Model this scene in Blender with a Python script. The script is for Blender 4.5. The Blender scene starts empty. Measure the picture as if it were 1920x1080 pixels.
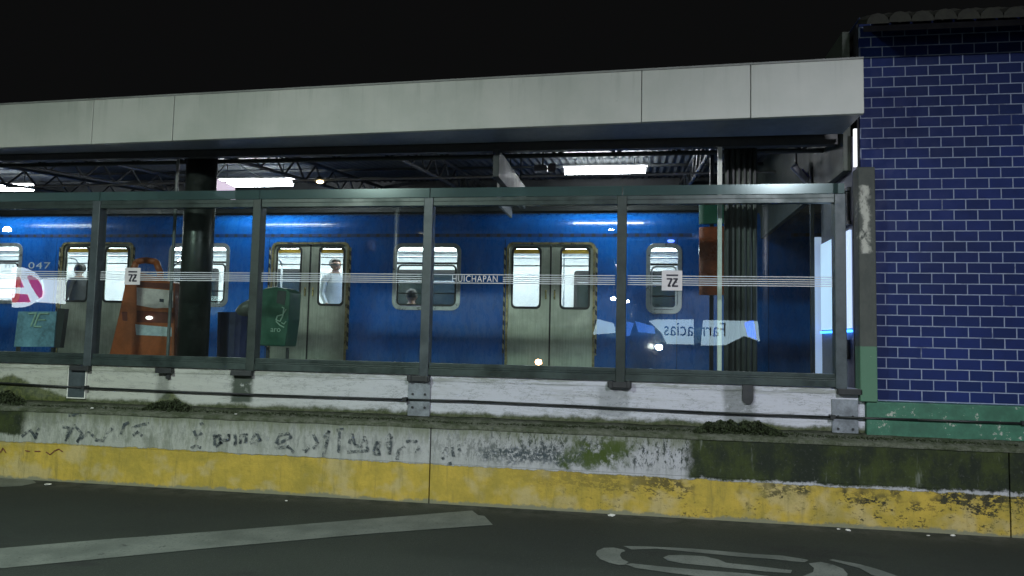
import bpy, bmesh, math, random
from math import pi, sin, cos, radians, tan
from mathutils import Matrix, Vector, noise as mnoise
random.seed(7)
S = bpy.context.scene
COL = S.collection

# ------------------------------------------------------------------ camera
FPX = 1400.0
YAW, PIT, ROL = radians(9.35), radians(4.0), radians(1.25)
CZ = 1.45
RM = Matrix.Rotation(YAW, 3, 'Z') @ Matrix.Rotation(pi/2 + PIT, 3, 'X') @ Matrix.Rotation(ROL, 3, 'Z')
cd = bpy.data.cameras.new('camera'); cam = bpy.data.objects.new('camera', cd); COL.objects.link(cam)
cd.sensor_width = 36; cd.lens = FPX/1920*36; cd.clip_end = 500; cd.clip_start = 0.05
cam.matrix_world = Matrix.Translation((0, 0, CZ)) @ RM.to_4x4()
S.camera = cam

def ray(px, py): return RM @ Vector(((px-960)/FPX, -(py-540)/FPX, -1))
def at(px, py, Y):
    d = ray(px, py); return Vector((0, 0, CZ)) + d*(Y/d.y)
def gp(px, py, Z=0.0):
    d = ray(px, py); return Vector((0, 0, CZ)) + d*((Z-CZ)/d.z)

# ------------------------------------------------------------------ world: night
w = bpy.data.worlds.new('World'); S.world = w; w.use_nodes = True
bg = w.node_tree.nodes['Background']
bg.inputs[0].default_value = (0.0036, 0.0037, 0.0038, 1); bg.inputs[1].default_value = 1.0
S.view_settings.view_transform = 'Standard'; S.view_settings.look = 'None'
S.view_settings.exposure = 0.0; S.view_settings.gamma = 1
S.cycles.max_bounces = 8; S.cycles.transparent_max_bounces = 16
S.cycles.use_denoising = True
STREET_W = 800.0          # watts of each street lamp
TUBE_E = 56.0             # radiance of the fluorescent tubes
TRAIN_E = 26.0             # radiance of the train's ceiling lights

# ------------------------------------------------------------------ node helper
class G:
    def __init__(s, name):
        s.m = bpy.data.materials.new(name); s.m.use_nodes = True
        s.t = s.m.node_tree; s.b = s.t.nodes['Principled BSDF']; s.out = s.t.nodes['Material Output']
    def n(s, typ, **k):
        o = s.t.nodes.new(typ)
        for a, v in k.items(): setattr(o, a, v)
        return o
    def put(s, sock, v):
        if isinstance(v, bpy.types.NodeSocket): s.t.links.new(v, sock)
        elif isinstance(v, (tuple, list)) and len(v) == 3 and sock.type == 'RGBA': sock.default_value = (*v, 1)
        else: sock.default_value = v
    def pos(s):
        if not hasattr(s, '_p'):
            g = s.n('ShaderNodeNewGeometry'); s._p = g.outputs['Position']
            x = s.n('ShaderNodeSeparateXYZ'); s.put(x.inputs[0], s._p); s.X, s.Y, s.Z = x.outputs
        return s._p
    def vec(s, x, y, z):
        c = s.n('ShaderNodeCombineXYZ'); s.put(c.inputs[0], x); s.put(c.inputs[1], y); s.put(c.inputs[2], z); return c.outputs[0]
    def scl(s, v):
        s.pos(); c = s.n('ShaderNodeVectorMath', operation='MULTIPLY'); s.put(c.inputs[0], s._p); c.inputs[1].default_value = v; return c.outputs[0]
    def noise(s, scale, detail=4, rough=.6, st=(1, 1, 1), off=0):
        o = s.n('ShaderNodeTexNoise'); o.noise_dimensions = '4D'
        s.put(o.inputs['Vector'], s.scl(st)); o.inputs['Scale'].default_value = scale
        o.inputs['Detail'].default_value = detail; o.inputs['Roughness'].default_value = rough; o.inputs['W'].default_value = off
        return o.outputs['Fac']
    def math(s, op, a, b=0.0, c=None):
        o = s.n('ShaderNodeMath', operation=op); s.put(o.inputs[0], a); s.put(o.inputs[1], b)
        if c is not None: s.put(o.inputs[2], c)
        return o.outputs[0]
    def mr(s, v, a, b, c=0.0, d=1.0):
        o = s.n('ShaderNodeMapRange', interpolation_type='SMOOTHSTEP'); s.put(o.inputs[0], v)
        for i, q in enumerate((a, b, c, d)): s.put(o.inputs[i+1], q)
        return o.outputs[0]
    def mul(s, *a):
        r = a[0]
        for q in a[1:]: r = s.math('MULTIPLY', r, q)
        return r
    def add(s, *a):
        r = a[0]
        for q in a[1:]: r = s.math('ADD', r, q)
        o = s.n('ShaderNodeClamp'); s.put(o.inputs[0], r); return o.outputs[0]
    def mix(s, f, a, b):
        o = s.n('ShaderNodeMix', data_type='RGBA'); s.put(o.inputs[0], f); s.put(o.inputs[6], a); s.put(o.inputs[7], b); return o.outputs[2]
    def box(s, x0, x1, z0, z1, e=.05, wob=0.0):
        """soft mask of a world region in X,Z with wobbling edges"""
        s.pos(); X, Z = s.X, s.Z
        if wob:
            k = s.math('MULTIPLY', s.math('SUBTRACT', s.noise(6, 5, .7), .5), wob*2)
            X = s.math('ADD', X, k); Z = s.math('ADD', Z, s.math('MULTIPLY', k, .5))
        return s.mul(s.mr(X, x0-e, x0+e), s.mr(X, x1+e, x1-e), s.mr(Z, z0-e*.4, z0+e*.4), s.mr(Z, z1+e*.4, z1-e*.4))
    def bump(s, h, strength=.3, dist=.01):
        o = s.n('ShaderNodeBump'); o.inputs['Strength'].default_value = strength; o.inputs['Distance'].default_value = dist
        s.put(o.inputs['Height'], h); s.t.links.new(o.outputs[0], s.b.inputs['Normal'])
    def done(s, color=None, rough=None, metal=None, coat=None, spec=None):
        if color is not None: s.put(s.b.inputs['Base Color'], color)
        if rough is not None: s.put(s.b.inputs['Roughness'], rough)
        if metal is not None: s.put(s.b.inputs['Metallic'], metal)
        if coat is not None: s.b.inputs['Coat Weight'].default_value = coat; s.b.inputs['Coat Roughness'].default_value = .04
        if spec is not None: s.b.inputs['Specular IOR Level'].default_value = spec
        return s.m

def plain(name, col, rough=.55, metal=0.0, var=.25, sc=5.0, coat=None, bump=.12):
    g = G(name); nz = g.noise(sc, 5, .65); n2 = g.noise(sc*7, 3, .6, off=3)
    k = g.math('ADD', g.math('MULTIPLY', nz, .7), g.math('MULTIPLY', n2, .3))
    dark = tuple(c*(1-var*1.3) for c in col); lite = tuple(min(1, c*(1+var*.6)+.002) for c in col)
    c = g.mix(g.mr(k, .32, .68), dark, lite)
    if bump: g.bump(k, bump, .004)
    return g.done(c, g.mr(nz, .3, .7, max(.03, rough-.12), min(1, rough+.12)), metal, coat)

def emit(name, col, e):
    g = G(name); g.b.inputs['Base Color'].default_value = (*col, 1)
    g.b.inputs['Emission Color'].default_value = (*col, 1); g.b.inputs['Emission Strength'].default_value = e
    return g.m

def glass(name, tint=(.93, .97, .96), ior=1.5, dirt=.03, rough=.0, refl=2.0):
    g = G(name); g.t.nodes.remove(g.b)
    tr = g.n('ShaderNodeBsdfTransparent'); tr.inputs[0].default_value = (*tint, 1)
    gl = g.n('ShaderNodeBsdfGlossy'); gl.inputs['Roughness'].default_value = rough
    fr = g.n('ShaderNodeFresnel'); fr.inputs[0].default_value = ior
    df = g.n('ShaderNodeBsdfDiffuse'); df.inputs[0].default_value = (.5, .55, .52, 1)
    m1 = g.n('ShaderNodeMixShader'); m2 = g.n('ShaderNodeMixShader')
    geo = g.n('ShaderNodeNewGeometry')   # both faces' reflections carried by the face the ray enters through
    g.put(m1.inputs[0], g.math('MULTIPLY', g.math('MULTIPLY', fr.outputs[0], refl), g.math('SUBTRACT', 1.0, geo.outputs['Backfacing']))); g.put(m1.inputs[1], tr.outputs[0]); g.put(m1.inputs[2], gl.outputs[0])
    nz = g.noise(2.5, 5, .7, st=(1, 1, .5))
    g.put(m2.inputs[0], g.mr(nz, .35, .8, dirt*.3, dirt*1.6)); g.put(m2.inputs[1], m1.outputs[0]); g.put(m2.inputs[2], df.outputs[0])
    g.t.links.new(m2.outputs[0], g.out.inputs[0]); return g.m

# ------------------------------------------------------------------ mesh helper
class MB:
    def __init__(s): s.b = bmesh.new()
    def box(s, x0, x1, y0, y1, z0, z1, M=None):
        vs = [s.b.verts.new(v) for v in ((x0,y0,z0),(x1,y0,z0),(x1,y1,z0),(x0,y1,z0),(x0,y0,z1),(x1,y0,z1),(x1,y1,z1),(x0,y1,z1))]
        for f in ((0,3,2,1),(4,5,6,7),(0,1,5,4),(1,2,6,5),(2,3,7,6),(3,0,4,7)): s.b.faces.new([vs[i] for i in f])
        if M:
            for v in vs: v.co = M @ v.co
        return s
    def hexa(s, a, b):   # a: 4 pts loop, b: 4 pts loop
        va = [s.b.verts.new(p) for p in a]; vb = [s.b.verts.new(p) for p in b]; n = len(a)
        s.b.faces.new(va[::-1]); s.b.faces.new(vb)
        for i in range(n): s.b.faces.new([va[i], va[(i+1) % n], vb[(i+1) % n], vb[i]])
        return s
    def prism(s, pts, off): return s.hexa(pts, [Vector(p)+Vector(off) for p in pts])
    def beam(s, p, q, y0, y1, z0, z1):  # box running from p to q (x,y of front face), thickness in depth
        p = Vector((p[0], p[1], 0)); q = Vector((q[0], q[1], 0)); d = (q-p).normalized(); n = Vector((-d.y, d.x, 0))
        a = [p+n*y0, q+n*y0, q+n*y1, p+n*y1]
        return s.hexa([v+Vector((0,0,z0)) for v in a], [v+Vector((0,0,z1)) for v in a])
    def tube(s, p, q, r, n=10, r2=None):
        p = Vector(p); q = Vector(q); d = (q-p).normalized(); u = d.orthogonal().normalized(); v = d.cross(u); r2 = r if r2 is None else r2
        a = [p+(u*cos(2*pi*i/n)+v*sin(2*pi*i/n))*r for i in range(n)]; b = [q+(u*cos(2*pi*i/n)+v*sin(2*pi*i/n))*r2 for i in range(n)]
        return s.hexa(a, b)
    def path(s, pts, r, n=8):
        for a, b in zip(pts, pts[1:]): s.tube(a, b, r, n)
        return s
    def ring(s, outer, inner, off):
        n = len(outer); O = Vector(off)
        o0 = [s.b.verts.new(p) for p in outer]; i0 = [s.b.verts.new(p) for p in inner]
        o1 = [s.b.verts.new(Vector(p)+O) for p in outer]; i1 = [s.b.verts.new(Vector(p)+O) for p in inner]
        for k in range(n):
            j = (k+1) % n
            s.b.faces.new([o0[k], o0[j], i0[j], i0[k]]); s.b.faces.new([o1[j], o1[k], i1[k], i1[j]])
            s.b.faces.new([o0[j], o0[k], o1[k], o1[j]]); s.b.faces.new([i0[k], i0[j], i1[j], i1[k]])
        return s
    def ball(s, c, r, seg=12, sc=(1,1,1)):
        bmesh.ops.create_uvsphere(s.b, u_segments=seg, v_segments=max(6, seg//2), radius=r,
            matrix=Matrix.Translation(c) @ Matrix.Diagonal((*sc, 1))); return s
    def build(s, name, mat, parent=None, smooth=False, bevel=0.0):
        bmesh.ops.recalc_face_normals(s.b, faces=s.b.faces)
        me = bpy.data.meshes.new(name); s.b.to_mesh(me); s.b.free()
        if smooth: me.polygons.foreach_set('use_smooth', [True]*len(me.polygons))
        me.materials.append(mat); o = bpy.data.objects.new(name, me); COL.objects.link(o)
        if parent: o.parent = parent; o.matrix_parent_inverse = Matrix.Translation(-parent_loc(parent))
        if bevel:
            b = o.modifiers.new('bevel', 'BEVEL'); b.width = bevel; b.segments = 2; b.limit_method = 'ANGLE'
        return o

def build_parts(m, name, mat, parent=None, **k):
    """every loose piece of the mesh becomes a part of its own"""
    left = set(m.b.verts); m.b.verts.ensure_lookup_table(); groups = []
    for v0 in list(m.b.verts):
        if v0 not in left: continue
        st = [v0]; g = []; left.discard(v0)
        while st:
            v = st.pop(); g.append(v)
            for e in v.link_edges:
                q = e.other_vert(v)
                if q in left: left.discard(q); st.append(q)
        groups.append(g)
    out = []
    for g in groups:
        n = MB(); mp = {v: n.b.verts.new(v.co) for v in g}; fs = {f for v in g for f in v.link_faces}
        for f in fs: n.b.faces.new([mp[v] for v in f.verts])
        out.append(n.build(name, mat, parent, **k))
    m.b.free(); return out

def parent_loc(p):
    return p.location.copy() if p.type == 'EMPTY' else Vector((0, 0, 0))
def rrect(x0, x1, z0, z1, y, r, n=5):
    pts = []
    for cx, cz, a in ((x1-r, z1-r, 0), (x0+r, z1-r, 90), (x0+r, z0+r, 180), (x1-r, z0+r, 270)):
        for i in range(n+1):
            t = radians(a+90*i/n); pts.append(Vector((cx+r*cos(t), y, cz+r*sin(t))))
    return pts
def tag(o, label, cat, group=None):
    o['label'] = label; o['category'] = cat
    if group: o['group'] = group
    return o
def thing(name, loc, label, cat, group=None):
    o = bpy.data.objects.new(name, None); COL.objects.link(o); o.location = loc; o.empty_display_size = .2
    return tag(o, label, cat, group)
def struct(o, kind='structure'): o['kind'] = kind; return o
def text(name, body, size, M, mat, parent=None, ext=.001, xs=1.0, space=1.0):
    c = bpy.data.curves.new(name, 'FONT'); c.body = body; c.size = size; c.extrude = ext; c.align_x = 'LEFT'
    c.space_character = space
    t = bpy.data.objects.new(name, c); COL.objects.link(t)
    dg = bpy.context.evaluated_depsgraph_get(); me = bpy.data.meshes.new_from_object(t.evaluated_get(dg))
    bpy.data.objects.remove(t); bpy.data.curves.remove(c)
    me.transform(M @ Matrix.Diagonal((xs, 1, 1, 1))); me.materials.clear(); me.materials.append(mat); me.name = name
    o = bpy.data.objects.new(name, me); COL.objects.link(o)
    if parent: o.parent = parent; o.matrix_parent_inverse = Matrix.Translation(-parent_loc(parent))
    return o
FRONT = lambda p: Matrix.Translation(p) @ Matrix.Rotation(pi/2, 4, 'X')      # text read from -Y
BACK = lambda p: Matrix.Translation(p) @ Matrix.Rotation(pi, 4, 'Z') @ Matrix.Rotation(pi/2, 4, 'X')  # read from +Y

# ------------------------------------------------------------------ materials
def m_asphalt():
    g = G('asphalt'); big = g.noise(.35, 5, .6); fine = g.noise(140, 2, .6, off=2); mid = g.noise(6, 5, .7, off=5)
    agg = g.noise(45, 3, .7, off=12); g.pos()
    c = g.mix(g.mr(big, .35, .65), (.016, .022, .019), (.026, .034, .027))
    c = g.mix(g.mul(g.mr(agg, .56, .70), .55), c, (.060, .066, .062))
    c = g.mix(g.mul(g.mr(agg, .44, .34), .55), c, (.012, .014, .014))
    c = g.mix(g.mul(g.mr(g.noise(1.1, 6, .7, off=40, st=(.5, 1.4, 1)), .54, .64), .65), c, (.014, .016, .016))
    c = g.mix(g.mul(g.mr(fine, .55, .75), .5), c, (.09, .095, .09))
    c = g.mix(g.mul(g.mr(mid, .5, .7), .35), c, (.024, .027, .026))
    g.pos(); dirt = g.mul(g.mr(g.Y, 6.1, 6.5), g.mr(mid, .35, .65), .8)
    c = g.mix(dirt, c, (.075, .08, .07))
    g.bump(g.math('ADD', g.math('ADD', fine, agg), g.math('MULTIPLY', mid, .6)), .7, .010)
    return g.done(c, .8, spec=.25)
def m_paint_road():
    g = G('worn_road_paint'); a = g.noise(60, 4, .75); b = g.noise(3, 4, .6, off=3)
    c = g.mix(g.mr(b, .3, .7), (.075, .09, .078), (.135, .155, .135))
    c = g.mix(g.mul(g.mr(a, .52, .64), .75), c, (.05, .055, .052))
    c = g.mix(g.mr(g.noise(9, 5, .75, off=14), .60, .66), c, (.035, .04, .038))
    g.bump(a, .4, .004); return g.done(c, .75)
def m_lower_wall():
    g = G('painted_mouldy_concrete'); g.pos()
    streak = g.noise(7, 6, .7, st=(2.6, 1, .35)); blot = g.noise(5, 6, .75, off=4); fine = g.noise(34, 4, .7, off=7)
    spot = g.noise(16, 5, .8, st=(1.6, 1, .8), off=9)
    c = g.mix(g.mr(g.X, -5.0, 1.0), (.33, .35, .31), (.39, .40, .43))  # greenish left, lavender right: the two lamps' tints put into the colour
    c = g.mix(g.mul(g.mr(streak, .45, .68), .55), c, (.22, .24, .22))
    c = g.mix(g.mul(g.mr(fine, .54, .68), .4), c, (.24, .25, .26))
    # black speckles, thick on the right-hand half
    band = g.add(g.mul(g.mr(g.X, -1.9, -.4), .95), .28)
    lift = g.mul(g.mr(g.Z, .34, .46), band)
    c = g.mix(g.mul(g.mr(g.math('ADD', spot, g.math('MULTIPLY', streak, .35)), .655, .755), lift), c, (.045, .055, .055))
    grime = g.mul(g.box(-1.3, -.35, .40, .52, .12, .3), g.mr(fine, .40, .55))
    c = g.mix(grime, c, (.045, .06, .07))
    green = g.mul(g.box(-.52, -.05, .40, .62, .1, .35), g.mr(blot, .38, .50))
    c = g.mix(green, c, (.045, .07, .012))
    # moss creeping off the ledge on the left, thick moss on the right
    mz = g.math('ADD', g.Z, g.math('MULTIPLY', g.math('SUBTRACT', streak, .5), -.5))
    c = g.mix(g.mul(g.mr(mz, .53, .68), .75), c, (.10, .12, .06))
    lg = g.mul(g.mr(g.X, -2.2, -4.5, .25, 1.0), g.mr(g.noise(4, 6, .75, st=(1.6, 1, .5), off=81), .46, .60))
    c = g.mix(g.mul(lg, .6), c, (.12, .14, .10))
    c = g.mix(g.mul(g.mr(g.noise(24, 5, .8, st=(1, 1, .6), off=83), .60, .68), .6), c, (.08, .09, .085))
    mosscol = g.mix(g.mr(g.noise(3.2, 6, .75, st=(1, 1, .6), off=1), .40, .64), (.012, .018, .011), (.036, .050, .012))
    mosscol = g.mix(g.mul(g.mr(fine, .55, .72), .5), mosscol, (.09, .10, .085))
    mx = g.math('ADD', g.X, g.math('MULTIPLY', g.math('SUBTRACT', blot, .5), .25))
    low = g.math('ADD', g.Z, g.math('MULTIPLY', g.math('SUBTRACT', blot, .5), .20))
    right = g.mul(g.mr(mx, .41, .52), g.mr(low, .322, .350))
    left = g.mul(g.mr(mx, -5.78, -5.92), g.mr(low, .41, .45))
    c = g.mix(g.add(right, left), c, mosscol)
    pale = g.mul(right, g.mr(g.noise(5, 4, .7, st=(2.2, 1, .35), off=12), .62, .72), .5)
    c = g.mix(pale, c, (.2, .22, .2))
    # yellow band
    yz = g.math('ADD', g.Z, g.math('MULTIPLY', g.math('SUBTRACT', g.noise(4, 6, .8, off=20), .5), .09))
    yz = g.math('ADD', yz, g.mr(g.X, -6.2, 2.8, -.012, .03))
    ycol = g.mix(g.mr(blot, .36, .66), (.34, .265, .045), (.46, .335, .055))
    ycol = g.mix(g.mul(g.mr(g.noise(3, 3, .6, off=31), .50, .64), .6), ycol, (.42, .36, .20))
    yel = g.mr(yz, .352, .344)
    clot = g.noise(19, 6, .8, st=(.8, 1, 1.5), off=71)
    mold = g.mul(g.mr(g.math('ADD', clot, g.mul(g.mr(g.Z, .1, .34), .13)), .555, .60), g.add(g.mr(g.X, -1.4, 1.2, .0, 1.0), .08), g.mr(g.noise(1.5, 4, .65, off=52), .42, .52))
    ycol = g.mix(mold, ycol, (.03, .03, .018))
    brown = g.mul(g.mr(fine, .58, .68), g.mr(g.X, -.8, 1.2, .15, .8))
    ycol = g.mix(g.mul(brown, .7), ycol, (.13, .085, .03))
    ycol = g.mix(g.mul(g.mr(streak, .50, .70), .5), ycol, (.15, .135, .045))
    ycol = g.mix(g.mul(g.mr(g.noise(2.2, 6, .7, off=61), .50, .66), .5), ycol, (.22, .19, .04))
    bare = g.mul(g.mr(g.math('ADD', g.Z, g.math('MULTIPLY', g.math('SUBTRACT', blot, .5), .14)), .040, .014), .9)
    ycol = g.mix(bare, ycol, (.17, .18, .13))
    scrape = g.mul(g.mr(g.noise(7, 5, .7, st=(1, 1, 1.6), off=44), .66, .70), g.mr(g.X, -1, 2, .1, .7))
    ycol = g.mix(scrape, ycol, (.25, .26, .25))
    c = g.mix(yel, c, ycol)
    c = g.mix(g.mul(g.mr(g.math('ABSOLUTE', g.math('SUBTRACT', yz, .348)), .006, .001), .5), c, (.1, .1, .06))
    g.bump(g.math('ADD', blot, g.math('MULTIPLY', fine, .5)), .6, .014)
    return g.done(c, .82, spec=.3)
def m_parapet():
    g = G('whitewashed_parapet'); g.pos()
    hz = g.noise(6, 6, .75, st=(.35, 1, 3.0)); blot = g.noise(4, 6, .7, off=4); fine = g.noise(30, 4, .7, off=7)
    c = g.mix(g.mr(g.X, -5.5, -.5), (.40, .42, .37), (.49, .51, .57))  # lamp tints mixed into the whitewash, green at left to lavender
    c = g.mix(g.mul(g.mr(hz, .48, .66), .5), c, (.30, .31, .30))
    c = g.mix(g.mul(g.mr(fine, .56, .68), .35), c, (.27, .28, .28))
    crack = g.noise(5, 6, .8, st=(.5, 1, 2.4), off=15)
    c = g.mix(g.mul(g.mr(g.math('ABSOLUTE', g.math('SUBTRACT', crack, .5)), .012, .003), g.mr(blot, .42, .55), .75), c, (.10, .115, .11))
    mz = g.math('ADD', g.Z, g.math('MULTIPLY', g.math('SUBTRACT', blot, .5), -.16))
    c = g.mix(g.mr(mz, .80, .755), c, g.mix(g.mr(fine, .4, .6), (.045, .06, .025), (.09, .10, .06)))
    lm = g.mul(g.mr(g.X, -5.0, -6.6), g.mr(blot, .44, .58), g.mr(g.Z, 1.05, .78))
    c = g.mix(lm, c, (.10, .12, .035))
    for px, hw, hz_ in ((315, .22, .16), (20, .75, .26), (1395, .34, .10)):
        x = at(px, 760, 6.72).x
        dist = g.math('DIVIDE', g.math('ABSOLUTE', g.math('SUBTRACT', g.X, x)), hw)
        hgt = g.math('MULTIPLY_ADD', dist, -hz_, .74+hz_)
        hgt = g.math('ADD', hgt, g.math('MULTIPLY', g.math('SUBTRACT', blot, .5), .14))
        mk = g.mr(g.math('SUBTRACT', hgt, g.Z), -.015, .03)
        c = g.mix(g.mul(mk, .9), c, g.mix(g.mr(fine, .4, .6), (.03, .045, .012), (.085, .10, .03)))
    top = g.mul(g.mr(g.Z, 1.03, 1.08), g.mr(hz, .42, .55), .6)
    c = g.mix(top, c, (.17, .19, .14))
    for px, wdt, top_, k in ((452, .105, 1.10, 1.0), (1150, .14, 1.05, .4), (1385, .13, 1.1, .6), (305, .07, 1.08, .5)):
        x = at(px, 745, 6.72).x
        st = g.mul(g.box(x-wdt, x+wdt, .80, top_, .03, .05), g.mr(g.noise(8, 5, .7, st=(1.5, 1, 2), off=px), .28, .45), k)
        c = g.mix(st, c, (.06, .075, .06))
    g.bump(g.math('ADD', blot, g.math('MULTIPLY', hz, .7)), .5, .012)
    return g.done(c, .8, spec=.3)
def m_ledge():
    g = G('mossy_ledge'); a = g.noise(8, 6, .75); b = g.noise(40, 4, .7, off=3); g.pos()
    c = g.mix(g.mr(a, .38, .62), (.055, .068, .038), (.125, .135, .105))
    c = g.mix(g.mul(g.mr(b, .5, .66), .5), c, (.02, .03, .012))
    g.bump(g.math('ADD', a, b), .9, .02); return g.done(c, .9, spec=.2)
def m_brick():
    g = G('blue_glazed_brick'); g.pos()
    o = g.n('ShaderNodeTexBrick'); o.offset = .5; o.offset_frequency = 2; o.squash = 1
    v = g.vec(g.math('ADD', g.X, .012), g.math('ADD', g.Z, -.018), 0.0); g.put(o.inputs['Vector'], v)
    o.inputs['Scale'].default_value = 1.0; o.inputs['Mortar Size'].default_value = .0052; o.inputs['Mortar Smooth'].default_value = .25
    o.inputs['Brick Width'].default_value = .185; o.inputs['Row Height'].default_value = .0903; o.inputs['Bias'].default_value = 0
    o.inputs['Color1'].default_value = (.006, .018, .088, 1); o.inputs['Color2'].default_value = (.010, .024, .128, 1)
    nz = g.noise(9, 5, .7); fine = g.noise(60, 3, .7, off=2)
    o.inputs['Mortar'].default_value = (.007, .02, .1, 1)
    big = g.noise(.9, 4, .6, off=21)
    mort = g.mix(g.mr(nz, .40, .62), (.19, .235, .35), (.28, .33, .45))
    mort = g.mix(g.mul(g.mr(g.noise(3, 5, .7, off=33), .55, .66), .75), mort, (.05, .06, .12))
    bc = o.outputs['Color']
    bc = g.mix(g.mul(g.mr(big, .42, .62), .55), bc, (.004, .011, .055))
    isb = g.mr(o.outputs['Fac'], .2, .8)
    c = g.mix(isb, bc, mort)
    c = g.mix(g.mul(g.mr(nz, .45, .75), .30), c, (.012, .018, .06))
    c = g.mix(g.mul(g.mr(fine, .60, .75), .25), c, (.10, .11, .2))
    h = g.math('SUBTRACT', 1.0, o.outputs['Fac'])
    g.bump(g.math('ADD', h, g.math('MULTIPLY', nz, .25)), .7, .006)
    return g.done(c, g.mr(nz, .3, .7, .5, .7), spec=.2)
def m_chipped(name, col, chip=(.35, .38, .33), amt=.66, dark=None):
    g = G(name); a = g.noise(7, 6, .7); b = g.noise(22, 5, .75, off=6)
    c = g.mix(g.mr(a, .35, .65), tuple(q*.75 for q in col), tuple(q*1.2 for q in col))
    m = g.mul(g.mr(g.math('ADD', g.math('MULTIPLY', a, .6), g.math('MULTIPLY', b, .4)), amt-.03, amt), 1.0)
    c = g.mix(m, c, chip); g.bump(g.math('SUBTRACT', a, m), .4, .006)
    return g.done(c, .6)
def m_pilaster():
    g = G('peeling_olive_paint'); g.pos(); a = g.noise(6, 6, .75, st=(1.5, 1, .8)); b = g.noise(26, 5, .75, off=6)
    c = g.mix(g.mr(a, .35, .65), (.038, .048, .042), (.06, .07, .06))
    x0 = at(1628, 420, 6.6).x
    patch = g.mul(g.box(x0-.035, x0+.03, 2.25, 2.83, .02, .09), g.mr(a, .40, .50))
    c = g.mix(g.add(patch, g.mr(b, .70, .74)), c, (.42, .43, .38))
    edge = g.mul(g.mr(g.X, x0-.055, x0-.07), g.mr(b, .5, .56), g.mr(g.Z, 1.75, 1.5))
    c = g.mix(edge, c, (.40, .42, .37))
    low = g.mr(g.math('ADD', g.Z, g.math('MULTIPLY', b, .02)), 1.48, 1.465)
    gr = g.mix(g.mr(b, .66, .70), (.07, .17, .105), (.36, .42, .36))
    c = g.mix(low, c, gr); g.bump(a, .4, .006); return g.done(c, .65)
def m_train():
    g = G('blue_coach_paint'); a = g.noise(1.3, 5, .6, st=(1, 1, .6)); b = g.noise(14, 4, .7, st=(1, 1, .4), off=4)
    c = g.mix(g.mr(a, .35, .65), (.004, .105, .46), (.006, .15, .60))
    c = g.mix(g.mul(g.mr(b, .52, .7), .3), c, (.006, .035, .18))
    fr = g.math('FRACT', g.math('MULTIPLY', g.math('ADD', g.X, 20.03), 1/1.29))
    c = g.mix(g.mul(g.math('LESS_THAN', fr, .010), g.math('LESS_THAN', g.Z, 3.0), .7), c, (.004, .02, .08))
    c = g.mix(g.mul(g.mr(g.noise(2.2, 6, .75, st=(1.5, 1, .5), off=9), .50, .68), .35), c, (.006, .03, .13))
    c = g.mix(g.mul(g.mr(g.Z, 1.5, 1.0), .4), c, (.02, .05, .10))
    g.bump(a, .03, .02); return g.done(c, g.mr(b, .3, .7, .22, .36), coat=.6)
def m_steel_door():
    g = G('brushed_door_steel'); a = g.noise(5, 5, .6, st=(8, 1, .4)); b = g.noise(3, 4, .6, off=2)
    c = g.mix(g.mr(b, .35, .65), (.36, .39, .33), (.52, .55, .47))
    c = g.mix(g.mul(g.mr(a, .4, .7), .4), c, (.22, .25, .2))
    g.bump(a, .08, .004); return g.done(c, .42, .55)
def m_hazard():
    g = G('hazard_tape'); g.pos()
    f = g.math('FRACT', g.math('MULTIPLY', g.math('ADD', g.Z, g.X), 7.0))
    c = g.mix(g.math('GREATER_THAN', f, .5), (.02, .02, .018), (.34, .32, .20)); return g.done(c, .5)
def m_louvre():
    g = G('louvre_slots'); g.pos(); f = g.math('FRACT', g.math('MULTIPLY', g.X, 6.2))
    c = g.mix(g.math('LESS_THAN', f, .34), (.006, .04, .18), (.02, .02, .035)); return g.done(c, .5)
LOUV = m_louvre()
def m_frost():
    g = G('frosted_glass_strip'); g.t.nodes.remove(g.b)
    tr = g.n('ShaderNodeBsdfTransparent'); tr.inputs[0].default_value = (.55, .7, .68, 1)
    tl = g.n('ShaderNodeBsdfTranslucent'); tl.inputs[0].default_value = (.35, .52, .50, 1)
    gl = g.n('ShaderNodeBsdfGlossy'); gl.inputs['Roughness'].default_value = .15; gl.inputs[0].default_value = (.5, .6, .6, 1)
    df = g.n('ShaderNodeBsdfDiffuse'); df.inputs[0].default_value = (.07, .115, .11, 1)
    a, b, c = (g.n('ShaderNodeMixShader') for _ in range(3))
    g.put(a.inputs[0], .5); g.put(a.inputs[1], tr.outputs[0]); g.put(a.inputs[2], tl.outputs[0])
    g.put(b.inputs[0], .4); g.put(b.inputs[1], a.outputs[0]); g.put(b.inputs[2], df.outputs[0])
    g.put(c.inputs[0], .08); g.put(c.inputs[1], b.outputs[0]); g.put(c.inputs[2], gl.outputs[0])
    g.t.links.new(c.outputs[0], g.out.inputs[0]); return g.m
def m_graffiti():
    g = G('faded_spray_paint'); g.t.nodes.remove(g.b)
    tr = g.n('ShaderNodeBsdfTransparent'); df = g.n('ShaderNodeBsdfDiffuse'); df.inputs[0].default_value = (.08, .10, .11, 1)
    m = g.n('ShaderNodeMixShader'); nz = g.noise(20, 5, .8)
    g.put(m.inputs[0], g.mr(nz, .42, .62, .0, .65)); g.put(m.inputs[1], tr.outputs[0]); g.put(m.inputs[2], df.outputs[0])
    g.t.links.new(m.outputs[0], g.out.inputs[0]); return g.m

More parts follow.
